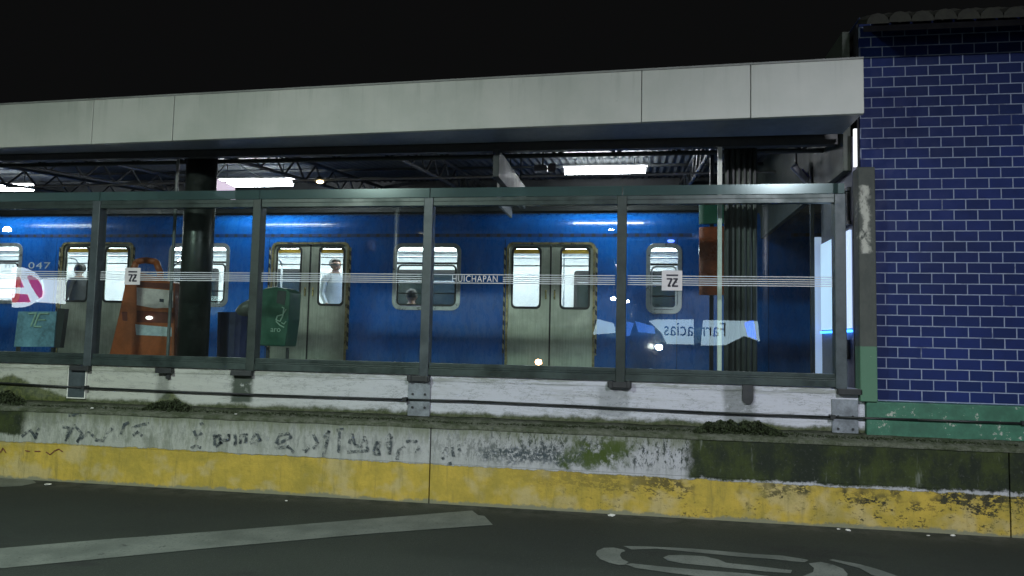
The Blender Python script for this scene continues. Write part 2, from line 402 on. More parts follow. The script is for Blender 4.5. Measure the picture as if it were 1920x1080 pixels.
ASPH, RPAINT, LOWW, PARA, LEDG, BRICK = m_asphalt(), m_paint_road(), m_lower_wall(), m_parapet(), m_ledge(), m_brick()
GREENB = m_chipped('chipped_green_paint', (.035, .135, .085), amt=.585)
PILA, TRAIN, DSTEEL, HAZ, FROST, GRAF = m_pilaster(), m_train(), m_steel_door(), m_hazard(), m_frost(), m_graffiti()
GLASS = glass('screen_glass', (.90, .96, .94), 1.52, .010, refl=2.8); PANE = glass('train_window_glass', (.95, .97, .97), 1.5, .02)
def m_fascia():
    g = G('fascia_sheet'); a = g.noise(1.1, 5, .6); st = g.noise(3, 5, .7, st=(3.5, 1, .25), off=3); f = g.noise(25, 4, .7, off=8)
    c = g.mix(g.mr(a, .35, .65), (.36, .385, .35), (.45, .465, .43)); g.pos()
    c = g.mix(g.mul(g.mr(st, .50, .68), g.mr(g.Z, 3.5, 3.75, .12, .4)), c, (.24, .26, .235))
    c = g.mix(g.mul(g.mr(g.X, -1.5, 1.6), .30), c, (.58, .60, .58))  # paler to the right: the stronger light there is put into the colour
    c = g.mix(g.mul(g.mr(f, .64, .72), .35), c, (.25, .26, .24))
    g.bump(a, .25, .02); return g.done(c, .5)
FASC = m_fascia()
SOFF = plain('soffit_blue_grey', (.16, .20, .26), .45, 0, .3, 2)
ROOFM = plain('roof_underside', (.10, .11, .11), .7, 0, .4, 3)
DARK = plain('black_steel', (.022, .026, .028), .5, 0, .3, 4)
COLM = plain('dark_green_column_paint', (.010, .014, .012), .4, 0, .4, 5)
POST = plain('grey_post_steel', (.060, .080, .088), .45, .2, .25, 5)
RAIL = plain('grey_green_rail', (.036, .056, .052), .4, .3, .35, 4)
GALV = plain('galvanised_plate', (.24, .27, .30), .5, .35, .3, 8)
WHITE = plain('white_pole_paint', (.72, .74, .68), .5, 0, .1, 6)
PLAT = plain('platform_paving', (.20, .20, .19), .7, 0, .3, 3)
GRND = plain('far_ground', (.03, .032, .03), .9, 0, .3, 1)
BALL = plain('track_ballast', (.05, .05, .05), .95, 0, .5, 20, bump=.6)
PIPE = plain('black_cable_rubber', (.018, .022, .022), .5, 0, .3, 6)
STRIPE = plain('etched_white_film', (.58, .62, .66), .6, 0, .12, 8, bump=0)
STICK = plain('white_sticker', (.62, .60, .62), .5, 0, .1, 9, bump=0)
INK = plain('dark_blue_ink', (.02, .02, .04), .5, 0, .1, 9, bump=0)
FRAME = plain('window_frame_aluminium', (.42, .45, .47), .35, .6, .2, 8)
DGOLD = plain('worn_brass_frame', (.34, .29, .15), .35, .5, .5, 12)
RUB = plain('black_rubber', (.012, .013, .014), .6, 0, .2, 8)
INW = plain('train_interior_laminate', (.70, .72, .72), .45, 0, .08, 2, bump=.03)
YEL = plain('yellow_film', (.50, .32, .03), .4, 0, .2, 9)
ORNG = plain('orange_plastic', (.32, .075, .02), .45, 0, .25, 5)
DORNG = plain('dark_orange_recess', (.12, .02, .012), .5, 0, .2, 5)
BINM = plain('green_bin_plastic', (.015, .085, .05), .4, 0, .25, 5)
NAVY = plain('navy_bin_plastic', (.012, .018, .085), .4, 0, .25, 5)
LIDM = plain('grey_lid_plastic', (.12, .125, .11), .45, 0, .25, 5)
EMBL = plain('pale_green_print', (.33, .45, .36), .5, 0, .1, 9, bump=0)
TILEM = plain('roof_tile_clay', (.03, .031, .024), .85, 0, .45, 6, bump=.4)
MAUVE = plain('mauve_grey_wall_paint', (.20, .20, .27), .6, 0, .2, 4)
TUBE = emit('fluorescent_tube', (.93, .98, 1.0), TUBE_E)

# ------------------------------------------------------------------ setting
struct(MB().box(-120, 120, -60, 90, -.25, -.02).build('ground', GRND))
struct(MB().box(-40, 40, -6.0, 6.52, -.015, 0).build('road', ASPH))
struct(MB().box(-30, 1.9, 6.96, 10.85, .0, .95).build('platform', PLAT))
struct(MB().box(-40, 40, 10.9, 40, -.015, .004).build('track_bed', BALL))
struct(MB().box(-40, 40, -9, -6.0, -.01, .14).build('pavement', PLAT))

def flat(name, polys, z=.004):
    b = MB()
    for poly in polys:
        vs = [b.b.verts.new((p.x, p.y, z)) for p in poly]; b.b.faces.new(vs)
    bmesh.ops.recalc_face_normals(b.b, faces=b.b.faces)
    o = b.build(name, RPAINT)
    for p in o.data.polygons:
        if p.normal.z < 0: p.flip()
    return o
sol = [gp(-330, 1054), gp(0, 1029), gp(200, 1012), gp(420, 996), gp(700, 973), gp(885, 958), gp(897, 967), gp(908, 968), gp(924, 985), gp(700, 1001), gp(400, 1028), gp(0, 1067), gp(-330, 1098)]
struct(flat('lane_line', [sol]))
Z7 = lambda l: [gp(1100+x/3.556, 1000+y/3.556) for x, y in l]
bike = [Z7([(60,145),(70,120),(115,100),(180,98),(245,112),(258,122),(230,132),(222,150),(235,175),(280,195),(255,213),(215,215),(150,200),(90,175)]),
        Z7([(245,88),(430,92),(700,105),(900,122),(1100,140),(1300,152),(1420,170),(1480,182),(1455,196),(1370,190),(1250,176),(1000,158),(760,134),(470,106),(300,112)]),
        Z7([(510,165),(545,150),(640,148),(780,156),(880,178),(930,200),(1100,218),(1370,250),(1360,270),(1180,258),(920,232),(820,222),(640,205),(540,185)]),
        Z7([(255,210),(300,204),(500,225),(780,250),(1080,272),(1300,300),(1300,345),(900,310),(560,268),(330,235)]),
        Z7([(1480,205),(1560,194),(1640,212),(1710,240),(1740,275),(1730,310),(1640,330),(1520,340),(1470,330),(1440,290),(1510,262),(1515,235)]),
        Z7([(1618,182),(1640,176),(1820,210),(1930,240),(2050,280),(2150,320),(2080,330),(1900,280),(1820,236)])]
struct(flat('lane_symbol', bike))
# faint worn patch beside the kerb at the left
struct(flat('worn_patch', [[gp(-120, 893), gp(0, 897), gp(60, 900), gp(68, 906), gp(40, 912), gp(0, 914), gp(-120, 905)]], .0036))

# ------------------------------------------------------------------ retaining wall: lower blocks, ledge, parapet
rw = thing('retaining_wall', (-2, 6.5, 0), 'low concrete wall with yellow painted foot, white band, graffiti and mossy ledge along the road', 'wall')
jx = [-16, -11.5, -6.5 + .0, at(806, 870, 6.5).x, at(1893, 900, 6.5).x, 7.0, 12]
for a, b in zip(jx, jx[1:]):
    m = MB()
    N = max(8, int((b-a)/.12)); a2, b2 = a+.006, b-.006
    # front face slightly uneven, with a chamfered top edge
    rows = [(6.500, -.02), (6.498, .12), (6.500, .24), (6.503, .345), (6.500, .352), (6.502, .5), (6.500, .655), (6.513, .672), (6.60, .676), (6.74, .70), (6.74, -.02)]
    grid = []
    for i in range(N+1):
        x = a2+(b2-a2)*i/N
        grid.append([m.b.verts.new((x, y + (.005*mnoise.noise(Vector((x*1.7, z*4, 3))) if y < 6.52 else 0), z + (.006*mnoise.noise(Vector((x*2.3, 7, 1))) if z > .6 else 0))) for y, z in rows])
    for i in range(N):
        for j in range(len(rows)-1): m.b.faces.new([grid[i][j], grid[i+1][j], grid[i+1][j+1], grid[i][j+1]])
    m.b.faces.new(grid[0][::-1]); m.b.faces.new(grid[-1])
    m.build('wall_block', LOWW, rw)
# ledge skin
m = MB(); N = 160; g_ = []
for i in range(N+1):
    x = -12 + 19*i/N
    g_.append([m.b.verts.new((x, y + .006*mnoise.noise(Vector((x*5, y*3, 1))), z + .008*mnoise.noise(Vector((x*4, y*20, 5))))) for y, z in ((6.492, .655), (6.487, .678), (6.55, .694), (6.64, .715), (6.73, .745), (6.74, .66))])
for i in range(N):
    for j in range(5): m.b.faces.new([g_[i][j], g_[i+1][j], g_[i+1][j+1], g_[i][j+1]])
m.build('ledge', LEDG, rw, smooth=True)
pend = at(1559, 780, 6.72).x
MB().box(-16, pend+.27, 6.72, 6.96, .60, 1.105).build('parapet', PARA, rw, bevel=.012)
m = MB(); m.box(-16, pend, 6.714, 6.722, 1.06, 1.108)
m.build('coping', PARA, rw)
# graffiti strokes, thin paint films on the wall face
def stroke(m, pts, wd):
    P = [at(px, py, 6.492) for px, py in pts]
    for a, b in zip(P, P[1:]):
        d = (b-a); d.y = 0
        if d.length < 1e-5: continue
        d.normalize(); n = Vector((-d.z, 0, d.x))*wd; e = d*wd*.6
        m.hexa([a-e-n, b+e-n, b+e+n, a-e+n], [v+Vector((0, .0015, 0)) for v in (a-e-n, b+e-n, b+e+n, a-e+n)])
z3 = lambda l: [(x/4, 640+y/4) for x, y in l]; z6 = lambda l: [(400+x/4, 640+y/4) for x, y in l]
strokes = [z3(q) for q in ([(165,710),(190,690),(225,665),(245,690),(265,725),(275,690),(290,655)], [(470,640),(520,650),(490,740),(560,630),(610,690),(580,750),(640,700),(680,670)],
    [(520,555),(600,550)], [(690,700),(720,740),(770,745),(800,700),(835,655)], [(910,690),(930,625),(960,610)], [(1000,700),(1030,680),(1060,705)], [(990,650),(1040,630),(1110,615)],
    [(1455,675),(1475,730),(1510,690)], [(1505,620),(1520,615)], [(1435,800),(1465,785),(1500,795)], [(1610,780),(1605,720),(1640,705),(1655,760),(1620,785)], [(1660,740),(1715,735),(1715,700)],
    [(1760,700),(1765,770)], [(1800,760),(1805,710),(1850,705),(1840,770)])]
strokes += [z6(q) for q in ([(0,710),(50,700),(60,760),(20,775)], [(70,745),(115,735),(115,700)], [(165,720),(160,780)], [(200,760),(205,705),(250,700),(235,770)], [(290,740),(320,680),(350,740),(280,760)],
    [(470,760),(500,700),(560,690),(580,720),(480,770)], [(470,800),(560,790),(600,830)], [(670,800),(690,825),(710,800)], [(750,700),(780,760),(750,800)], [(830,720),(865,675),(850,760),(825,860)],
    [(930,665),(970,660)], [(945,680),(940,830)], [(1020,760),(1040,700),(1060,780),(1110,790),(1135,720),(1160,820),(1010,830)], [(1195,830),(1225,760),(1245,760),(1235,810),(1245,850),(1200,840)],
    [(1300,730),(1320,700),(1335,720),(1320,840),(1300,740)], [(1370,880),(1390,820),(1430,795)], [(1450,750),(1520,750),(1550,780),(1520,840)], [(1380,880),(1385,850)])]
# more marks right of the joint
strokes += [z6([(1710,870),(1750,800),(1760,850),(1720,880)]), z6([(1790,800),(1800,860)]), z6([(1840,780),(1845,820)]), z6([(1760,920),(1780,915)])]
m = MB()
for q in strokes: stroke(m, q, .014)
m.build('graffiti', GRAF, rw)
RUSTP = plain('red_brown_scribble', (.16, .05, .03), .7, 0, .3, 9, bump=0)
m = MB()
for q in (z3([(0,835),(20,800),(40,830)]), z3([(190,820),(220,825)]), z3([(260,825),(300,825)]), z3([(345,830),(375,850),(410,820),(440,808),(470,828)])): stroke(m, q, .0045)
m.build('scribble', RUSTP, rw)

# bolted plates of the glass fence sit on the parapet, so the fence is built next
# ------------------------------------------------------------------ cable along the parapet
cabp = [at(px, py, 6.69 if px < 1580 else 6.663) for px, py in ((-300, 706), (0, 718), (160, 727), (480, 740), (760, 749), (880, 752), (1100, 762), (1320, 773), (1560, 782), (1720, 787), (1920, 794), (2150, 804))]
cable = thing('cable', cabp[5], 'long black cable stretched along the white parapet and green plinth', 'cable')
MB().path(cabp, .0095, 8).build('cable_run', PIPE, cable, smooth=True)
m = MB()
for px in (125, 800, 1500, 1900):
    p = min(cabp, key=lambda v: abs(v.x-at(px, 750, 6.65).x)); m.box(p.x-.02, p.x+.02, 6.65, 6.72, p.z-.012, p.z+.02)
build_parts(m, 'cable_clip', DARK, cable)

# ------------------------------------------------------------------ glass fence
gf = thing('glass_fence', (-2, 6.72, 1.1), 'tall framed glass screen with white stripes standing on the white parapet', 'glass screen')
PX = [-480, -150, 177, 479, 801, 1165, 1574]
posts = [at(px, 540, 6.73).x for px in PX]
ZB, ZT = 1.115, 2.69
for i, x in enumerate(posts):
    w_ = .043 if i != len(posts)-1 else .046
    MB().box(x-w_, x+w_, 6.685, 6.80, 1.10, 2.765).build('post', POST if i in (2, 4, 6) else plain('post_steel_shaded', (.030, .045, .040), .45, .2, .3, 5), gf, bevel=.006)  # darker posts: shade put into a second copy of the steel colour
    if i < len(posts)-1:
        x1 = posts[i+1]; a, b = x+.05, x1-.05
        an = random.uniform(-.001, .001)
        M_ = Matrix.Translation(((a+b)/2, 6.745, 0)) @ Matrix.Rotation(an, 4, 'Z')
        MB().box(-(b-a)/2, (b-a)/2, -.005, .005, 1.20, 2.70, M_).build('glass_pane', GLASS, gf)
        MB().box(a-.045, b+.045, 6.728, 6.742, 2.775, 2.862).build('frosted_strip', FROST, gf)
# end bit of the strip right of the last post
MB().box(posts[-1]-.045, posts[-1]+.047, 6.728, 6.742, 2.775, 2.862).build('frosted_strip', FROST, gf)
for i in range(len(posts)-1):
    a, b = posts[i]+.043, posts[i+1]-.043
    m = MB(); m.box(a, b, 6.70, 6.77, 2.69, 2.765); m.box(a, b, 6.696, 6.70, 2.728, 2.733)
    m.build('top_rail', RAIL, gf, bevel=.004)
    m = MB(); m.box(a, b, 6.69, 6.79, 1.112, 1.172); m.box(a, b, 6.70, 6.78, 1.172, 1.19); m.box(a, b, 6.705, 6.775, 1.19, 1.225)
    m.build('bottom_rail', RAIL, gf, bevel=.004)
# stripes
zs = [at(1400, y, 6.737).z for y in (518.7, 523.6, 527.6, 531.6, 535.6)]
tx0, tx1 = at(846, 523, 6.737).x, at(943, 523, 6.737).x
for k, z in enumerate(zs):
    m = MB()
    for i in range(len(posts)-1):
        a, b = posts[i]+.055, posts[i+1]-.055
        if k in (1, 2, 3) and a < tx0 < b:
            segs = [(tx1, b)]
        else: segs = [(a, b)]
        for s0, s1 in segs:
            if s1 > s0: m.box(s0, s1, 6.7345, 6.7362, z-.0035, z+.0035)
    m.build('stripe', STRIPE, gf)
text('lettering', 'HUICHAPAN', .088, FRONT(Vector((tx0+.005, 6.7362, zs[3]-.008))), STRIPE, gf, .0006, .80, 1.12)
# emblem stickers
def sticker(px0, py0, px1, py1):
    a, b = at(px0, py0, 6.733), at(px1, py1, 6.733); x0, x1, z1, z0 = a.x, b.x, a.z, b.z
    st = MB().box(x0, x1, 6.7312, 6.7338, z0, z1).build('sticker', STICK, gf, bevel=.0006)
    m = MB(); W, H = x1-x0, z1-z0
    P = lambda u, v: Vector((x0+W*u, 6.7302, z0+H*v))
    def bar(u0, v0, u1, v1, t):
        a, b = P(u0, v0), P(u1, v1); d = (b-a).normalized(); n = Vector((-d.z, 0, d.x))*t*W
        m.hexa([a-n, b-n, b+n, a+n], [q+Vector((0, .001, 0)) for q in (a-n, b-n, b+n, a+n)])
    bar(.22, .76, .80, .76, .045); bar(.24, .58, .50, .58, .04); bar(.56, .58, .78, .58, .04)
    bar(.50, .60, .32, .20, .05); bar(.76, .60, .52, .22, .05); bar(.30, .22, .44, .22, .04); bar(.50, .22, .80, .22, .045); bar(.60, .42, .74, .42, .035)
    m.build('emblem', INK, st)
sticker(235, 502, 262, 534); sticker(1241, 507, 1279, 545)
# brackets bolted on the parapet
def plate(px0, py0, px1, py1, mat, bolts=True, frame=False):
    a, b = at(px0, py0, 6.70), at(px1, py1, 6.70); x0, x1, z1, z0 = a.x, b.x, a.z, b.z
    p = MB().box(x0, x1, 6.700, 6.719, z0, min(z1, 1.112)).build('bracket_plate', mat, gf, bevel=.003)
    if bolts:
        m = MB()
        for u in (.22, .78):
            for v in (.22, .55):
                c = Vector((x0+(x1-x0)*u, 6.70, z0+(z1-z0)*v)); m.tube(c, c+Vector((0, -.012, 0)), .011, 6)
        build_parts(m, 'bolt', DARK, p)
    if frame:
        m = MB(); t = .008; zt = min(z1, 1.112)
        for q in ((x0-t, x0, z0-t, zt), (x1, x1+t, z0-t, zt), (x0, x1, z0-t, z0)): m.box(q[0], q[1], 6.696, 6.719, q[2], q[3])
        m.build('plate_rim', WHITE, p)
plate(130, 690, 158, 746, POST, False, True); plate(766, 705, 805, 781, GALV); plate(1560, 748, 1610, 821, GALV)
for px, wd in ((152, 22), (310, 18), (455, 22), (786, 22), (1162, 22), (1592, 20)):
    c = at(px, 700, 6.70); hw = wd*.0048
    m = MB(); m.box(c.x-hw, c.x+hw, 6.66, 6.719, 1.055, 1.105)
    if px in (1162, 786): m.box(c.x-hw*.9, c.x-hw*.6, 6.65, 6.66, 1.05, 1.11); m.box(c.x+hw*.6, c.x+hw*.9, 6.65, 6.66, 1.05, 1.11)
    if px == 310: m.box(c.x+.01, c.x+.05, 6.69, 6.719, 1.0, 1.055)
    m.build('clamp', DARK, gf, bevel=.004)
# ------------------------------------------------------------------ blue brick building
BX0 = at(1613, 280, 6.8).x
bb = thing('brick_building', (3, 6.8, 0), 'blue glazed brick building with white joints, green plinth and dark tiled eave', 'building')
MB().box(BX0, 9, 6.80, 8.0, 1.0, 4.35).build('brick_wall', BRICK, bb)
zp = at(1760, 757, 6.70).z
MB().box(pend+.27, 9, 6.68, 6.98, .66, zp).build('plinth', GREENB, bb, bevel=.008)
pa, pb = at(1611, 500, 6.66).x, at(1643, 500, 6.66).x
MB().box(pa, pb, 6.66, 6.82, zp, at(1620, 313, 6.66).z).build('corner_pilaster', PILA, bb, bevel=.006)
MB().box(BX0-.02, BX0-.001, 6.82, 8.0, 1.0, 4.3).build('side_shade_sheet', plain('side_shade_dark', (.012, .013, .02), .8), bb)  # dark sheet added over the lit side face in place of its shade
# tiled roof: rows of half-round tiles over a board
m = MB(); x0r, x1r = at(1622, 60, 6.35).x, 9
for i in range(int((x1r-x0r)/.17)):
    xc = x0r+.085+i*.17
    for j in range(9):
        y0 = 6.30+j*.27
        if xc < x0r+.085+j*.10: continue
        z0 = 4.09+j*.115+random.uniform(-.008, .008); seg = 6; r0, r1 = .088, .07
        a = [Vector((xc+cos(pi*k/seg)*r0, y0, z0+sin(pi*k/seg)*r0)) for k in range(seg+1)]
        b = [Vector((xc+cos(pi*k/seg)*r1, y0+.32, z0+.135+sin(pi*k/seg)*r1)) for k in range(seg+1)]
        va = [m.b.verts.new(p) for p in a]; vb = [m.b.verts.new(p) for p in b]
        for k in range(seg): m.b.faces.new([va[k], va[k+1], vb[k+1], vb[k]])
        m.b.faces.new(va)
rf = m.build('tile_roof', TILEM, bb)
m = MB(); m.prism([(x0r-.02, 6.33, 4.03), (x1r, 6.33, 4.03), (x1r, 8.8, 5.07), (x0r+.95, 8.8, 5.07)], (0, 0, .05))
EB = plain('eave_soffit_board', (.008, .008, .010), .9); EB.node_tree.nodes['Principled BSDF'].inputs['Specular IOR Level'].default_value = .05; m.build('eave_board', EB, bb)
m = MB(); m.prism([at(1626, 28, 6.9), at(1570, 112, 6.9), at(1582, 114, 6.9), at(1640, 34, 6.9)], (0, 1.5, 0))
m.build('hip_roof', TILEM, bb)

# ------------------------------------------------------------------ canopy
cn = thing('platform_canopy', (-3, 7, 3.3), 'long flat platform canopy with pale sheet fascia over the glass screen', 'canopy')
FL, FR = Vector((-6.484, 6.6, 0)), Vector((1.792, 6.2, 0)); fd = (FR-FL)/(FR.x-FL.x)
fx = lambda X: FL + fd*(X-FL.x)
ends = [-14, -10, at(-150, 240, 6.6).x, at(178, 230, 6.58).x, at(333, 225, 6.57).x, at(1203, 180, 6.32).x, at(1407, 170, 6.26).x, 1.792]
for a, b in zip(ends, ends[1:]):
    p, q = fx(a+.003), fx(b-.003)
    MB().beam(p, q, random.uniform(0, .004), .05, 3.312+random.uniform(-.002, .002), 3.757).build('fascia_panel', FASC, cn, bevel=.004)
p, q = fx(-14), fx(1.79)
MB().beam(p, q, .0, .07, 3.759, 3.775).build('fascia_capping', plain('fascia_trim', (.2, .21, .2), .5), cn)
m = MB(); m.prism([(p.x, p.y+.055, 3.325), (q.x, q.y+.055, 3.325), (q.x, 6.84, 3.325), (p.x, 6.98, 3.325)], (0, 0, .02)); m.build('soffit', SOFF, cn)
MB().box(-14, 1.79, 6.98, 7.06, 3.27, 3.45).build('edge_beam', DARK, cn)
# corrugated roof
m = MB(); n = 150
for i in range(n):
    x0 = -14+15.9*i/n; x1 = -14+15.9*(i+.5)/n; x2 = -14+15.9*(i+1)/n
    for a, b, za, zb in ((x0, x1, .0, .03), (x1, x2, .03, .0)):
        m.b.faces.new([m.b.verts.new(v) for v in ((a, 6.7, 3.72+za*.3), (b, 6.7, 3.72+zb*.3), (b, 12.8, 4.25+zb), (a, 12.8, 4.25+za))])
m.build('roof_sheet', ROOFM, cn)
MB().box(-14, 1.8, 12.75, 12.85, 3.7, 4.35).build('rear_fascia', DARK, cn)
MB().box(1.80, 1.86, 6.85, 12.8, 3.0, 4.25).build('gable_panel', plain('gable_dull_green', (.07, .085, .07), .6), cn)
for yy, zt in ((7.55, 0.0),):
    m = MB(); m.tube((-14, yy, 3.64+zt), (1.8, yy, 3.64+zt), .028, 8); m.tube((-14, yy, 3.36+zt), (1.8, yy, 3.36+zt), .024, 8)
    k = -14
    while k < 1.6:
        m.tube((k, yy, 3.36+zt), (k+.3, yy, 3.64+zt), .016, 6); m.tube((k+.3, yy, 3.64+zt), (k+.6, yy, 3.36+zt), .016, 6); k += .6
    m.build('truss', DARK, cn)
for xx in (-12.2, -9.2, -7.4, -4.5, -2.6, .75):
    m = MB(); m.tube((xx, 7.0, 3.62), (xx, 12.7, 4.14), .028, 8); m.tube((xx, 7.0, 3.36), (xx, 12.7, 3.87), .022, 8)
    for j in range(9):
        y0 = 7.1+j*.62; s_ = .09*(y0-7.0)
        m.tube((xx, y0, 3.36+s_), (xx, y0+.31, 3.63+s_), .014, 6); m.tube((xx, y0+.31, 3.63+s_), (xx, y0+.62, 3.39+s_), .014, 6)
    m.build('cross_truss', DARK, cn)
for yy in (8.3, 9.5, 11.0, 12.0): MB().box(-14, 1.8, yy, yy+.05, 3.67+.087*(yy-6.7), 3.705+.087*(yy-6.7)).build('purlin', DARK, cn)

# ------------------------------------------------------------------ columns and poles behind the glass
GC = 'dark columns carrying the canopy'
c1 = at(370, 480, 7.35); tilt = .02
c = thing('column', (c1.x, 7.35, .95), 'black steel column beside the orange barrier', 'column', GC)
MB().tube((c1.x, 7.35, .95), (c1.x, 7.35, 3.7), .16, 20).build('shaft', COLM, c, smooth=True)
MB().box(c1.x-.2, c1.x+.2, 7.15, 7.55, .95, .975).build('base_plate', DARK, c)
MB().tube((c1.x-.2, 7.22, .95), (c1.x-.2, 7.22, 3.6), .017, 8).build('conduit', plain('grey_conduit', (.12, .13, .13), .5), c)
c2 = at(1388, 480, 7.25)
c = thing('column', (c2.x, 7.25, .95), 'dark ribbed steel column behind the white pole near the brick building', 'column', GC)
m = MB()
for k in range(6):
    x = c2.x-.125+.05*k; m.tube((x, 7.25-.05*sin(pi*(k+.5)/6), .95), (x, 7.25-.05*sin(pi*(k+.5)/6), 3.7), .028, 10)
m.box(c2.x-.13, c2.x+.13, 7.25, 7.33, .95, 3.7)
m.build('shaft', COLM, c, smooth=False)
MB().box(c2.x-.18, c2.x+.18, 7.08, 7.42, .95, .98).build('base_plate', DARK, c)
ZG = [Vector((c2.x-.04, 6.715, 1.0))]
m = MB(); m.tube((c2.x-.01, 6.70, .99), (c2.x-.01, 6.718, .99), .045, 14); m.box(c2.x-.055, c2.x+.035, 6.695, 6.718, .99, 1.112)
m.build('anchor_plate', DARK, gf)
wp0, wp1 = at(1350, 259, 7.0), at(1352, 690, 7.0)
m = MB().box(wp0.x-.019, wp0.x+.019, 6.99, 7.03, .95, wp0.z)
o = m.build('white_pole', WHITE, None, bevel=.003); tag(o, 'slim square white pole standing in front of the ribbed column behind the glass', 'pole')
wq = at(1603, 270, 6.72)
o = MB().box(wq.x-.012, wq.x+.012, 6.70, 6.73, at(1603, 313, 6.72).z, 3.33).build('white_tube', emit('white_lit_tube', (.95, .97, 1), 1.1)); tag(o, 'short white lit vertical tube under the canopy corner beside the brick wall', 'tube lamp')

# ------------------------------------------------------------------ fluorescent lights
GL = 'fluorescent lights under the canopy'
def tubelight(x0, x1, z, y, label):
    t = thing('fluorescent_light', ((x0+x1)/2, y, z), label, 'light fixture', GL)
    MB().tube((x0, y, z), (x1, y, z), .055, 14).build('lamp_tube', TUBE, t, smooth=True)
    MB().box(x0-.03, x1+.03, y-.045, y+.045, z+.057, z+.085).build('fixture_body', plain('white_fixture', (.5, .5, .5), .5), t)
    m = MB()
    for x in (x0-.012, x1+.012): m.box(x-.012, x+.012, y-.02, y+.02, z-.02, z+.036)
    build_parts(m, 'end_socket', RUB, t)
    m = MB()
    for x in (x0+.15, x1-.15): m.tube((x, y, z+.07), (x, y, 4.08), .006, 6)
    build_parts(m, 'hanger', DARK, t)
tubelight(-6.40, -5.17, 3.775, 10.55, 'lit fluorescent tube beside the small white hanging sign')
tubelight(-1.0, .13, 3.885, 10.55, 'lit fluorescent tube right of the long hanging sign')
tubelight(-10.85, -9.66, 3.75, 10.55, 'lit fluorescent tube at the far left under the canopy')
cz_ = 3.47
o = MB().path([(-14, 8.9, 3.36), (-4, 8.9, 3.44), (1.6, 8.9, 3.46)], .012, 6).build('conduit_pipe', plain('pale_conduit', (.3, .28, .26), .5)); tag(o, 'thin pale conduit running level under the canopy roof', 'pipe')
# small amber lamp
p = at(600, 341, 8.9)
t = thing('amber_lamp', p, 'tiny amber lamp right of the middle fluorescent tube', 'lamp')
MB().ball(p, .030, 10, (1.6, 1, .7)).build('bulb', emit('amber_bulb', (1, .78, .42), 9), t, smooth=True)
MB().box(p.x-.03, p.x+.03, p.y-.03, p.y+.03, p.z+.03, p.z+.06).build('holder', DARK, t)

# ------------------------------------------------------------------ hanging signs
t = thing('hanging_sign', (-1.3, 7.7, 3.1), 'long grey sign board hung end-on under the canopy above the glass', 'sign', 'signs hung under the canopy')
MB().box(-1.34, -1.28, 6.86, 8.62, 2.99, 3.255).build('board', plain('grey_green_sign', (.025, .034, .033), .65, 0, .2, 4), t, bevel=.006)
m = MB()
for y in (7.1, 8.4): m.tube((-1.31, y, 3.25), (-1.31, y, 3.7), .008, 6)
build_parts(m, 'hanger', DARK, t)
t = thing('hanging_sign', (-1.36, 7.85, 3.0), 'small pale sign plate hanging just left of the long grey board', 'sign', 'signs hung under the canopy')
MB().box(-1.40, -1.375, 7.42, 8.25, 2.83, 3.14).build('board', plain('pale_sign', (.38, .36, .38), .5, 0, .15, 5), t)
m = MB()
for y in (7.5, 8.15): m.tube((-1.388, y, 3.14), (-1.388, y, 3.7), .006, 6)
build_parts(m, 'hanger', DARK, t)
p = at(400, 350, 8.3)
t = thing('hanging_sign', p, 'small white sign, tube glow put in as emission, held by two wires beside the left-middle lamp tube', 'sign', 'signs hung under the canopy')
MB().prism([at(401, 333, 8.3), at(439, 350, 8.75), at(440, 376, 8.75), at(400, 366, 8.3)], (.012, 0, 0)).build('board', emit('pink_white_painted_glow', (.92, .78, .95), .75), t)  # no lamp itself: the tube's light on the board is put in as emission
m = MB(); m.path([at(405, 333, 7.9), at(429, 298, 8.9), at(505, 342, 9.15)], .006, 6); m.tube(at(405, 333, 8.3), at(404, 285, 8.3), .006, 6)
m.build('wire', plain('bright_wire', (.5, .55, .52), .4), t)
# camera and loudspeaker
p = at(1500, 325, 8.2)
t = thing('security_camera', p, 'small tilted camera on a bracket under the canopy corner', 'camera')
Mx = Matrix.Translation(p) @ Matrix.Rotation(radians(50), 4, 'Y')
MB().box(-.11, .11, -.035, .035, -.03, .03, Mx).build('camera_body', plain('camera_grey', (.3, .3, .36), .35), t, bevel=.008)
MB().box(-.02, .13, -.04, .04, .032, .04, Mx).build('sun_shield', plain('violet_shield', (.12, .12, .4), .35), t)
MB().path([p, p+Vector((-.03, .05, .12)), p+Vector((-.03, .05, .5))], .012, 6).build('bracket', DARK, t)
p = at(1017, 316, 8.6)
t = thing('loudspeaker', p, 'small boxy loudspeaker under the roof left of the right lamp tube', 'loudspeaker')
MB().box(p.x-.10, p.x+.06, 8.55, 8.68, p.z-.035, p.z+.035).build('speaker_box', plain('speaker_grey', (.14, .13, .14), .5), t, bevel=.01)
MB().hexa(rrect(p.x+.06, p.x+.10, p.z-.02, p.z+.02, 8.6, .01, 2), rrect(p.x+.085, p.x+.16, p.z-.05, p.z+.05, 8.55, .01, 2)).build('horn', plain('horn_grey', (.17, .15, .16), .5), t)
MB().tube(p+Vector((0, .03, .03)), p+Vector((0, .03, .35)), .01, 6).build('bracket', DARK, t)

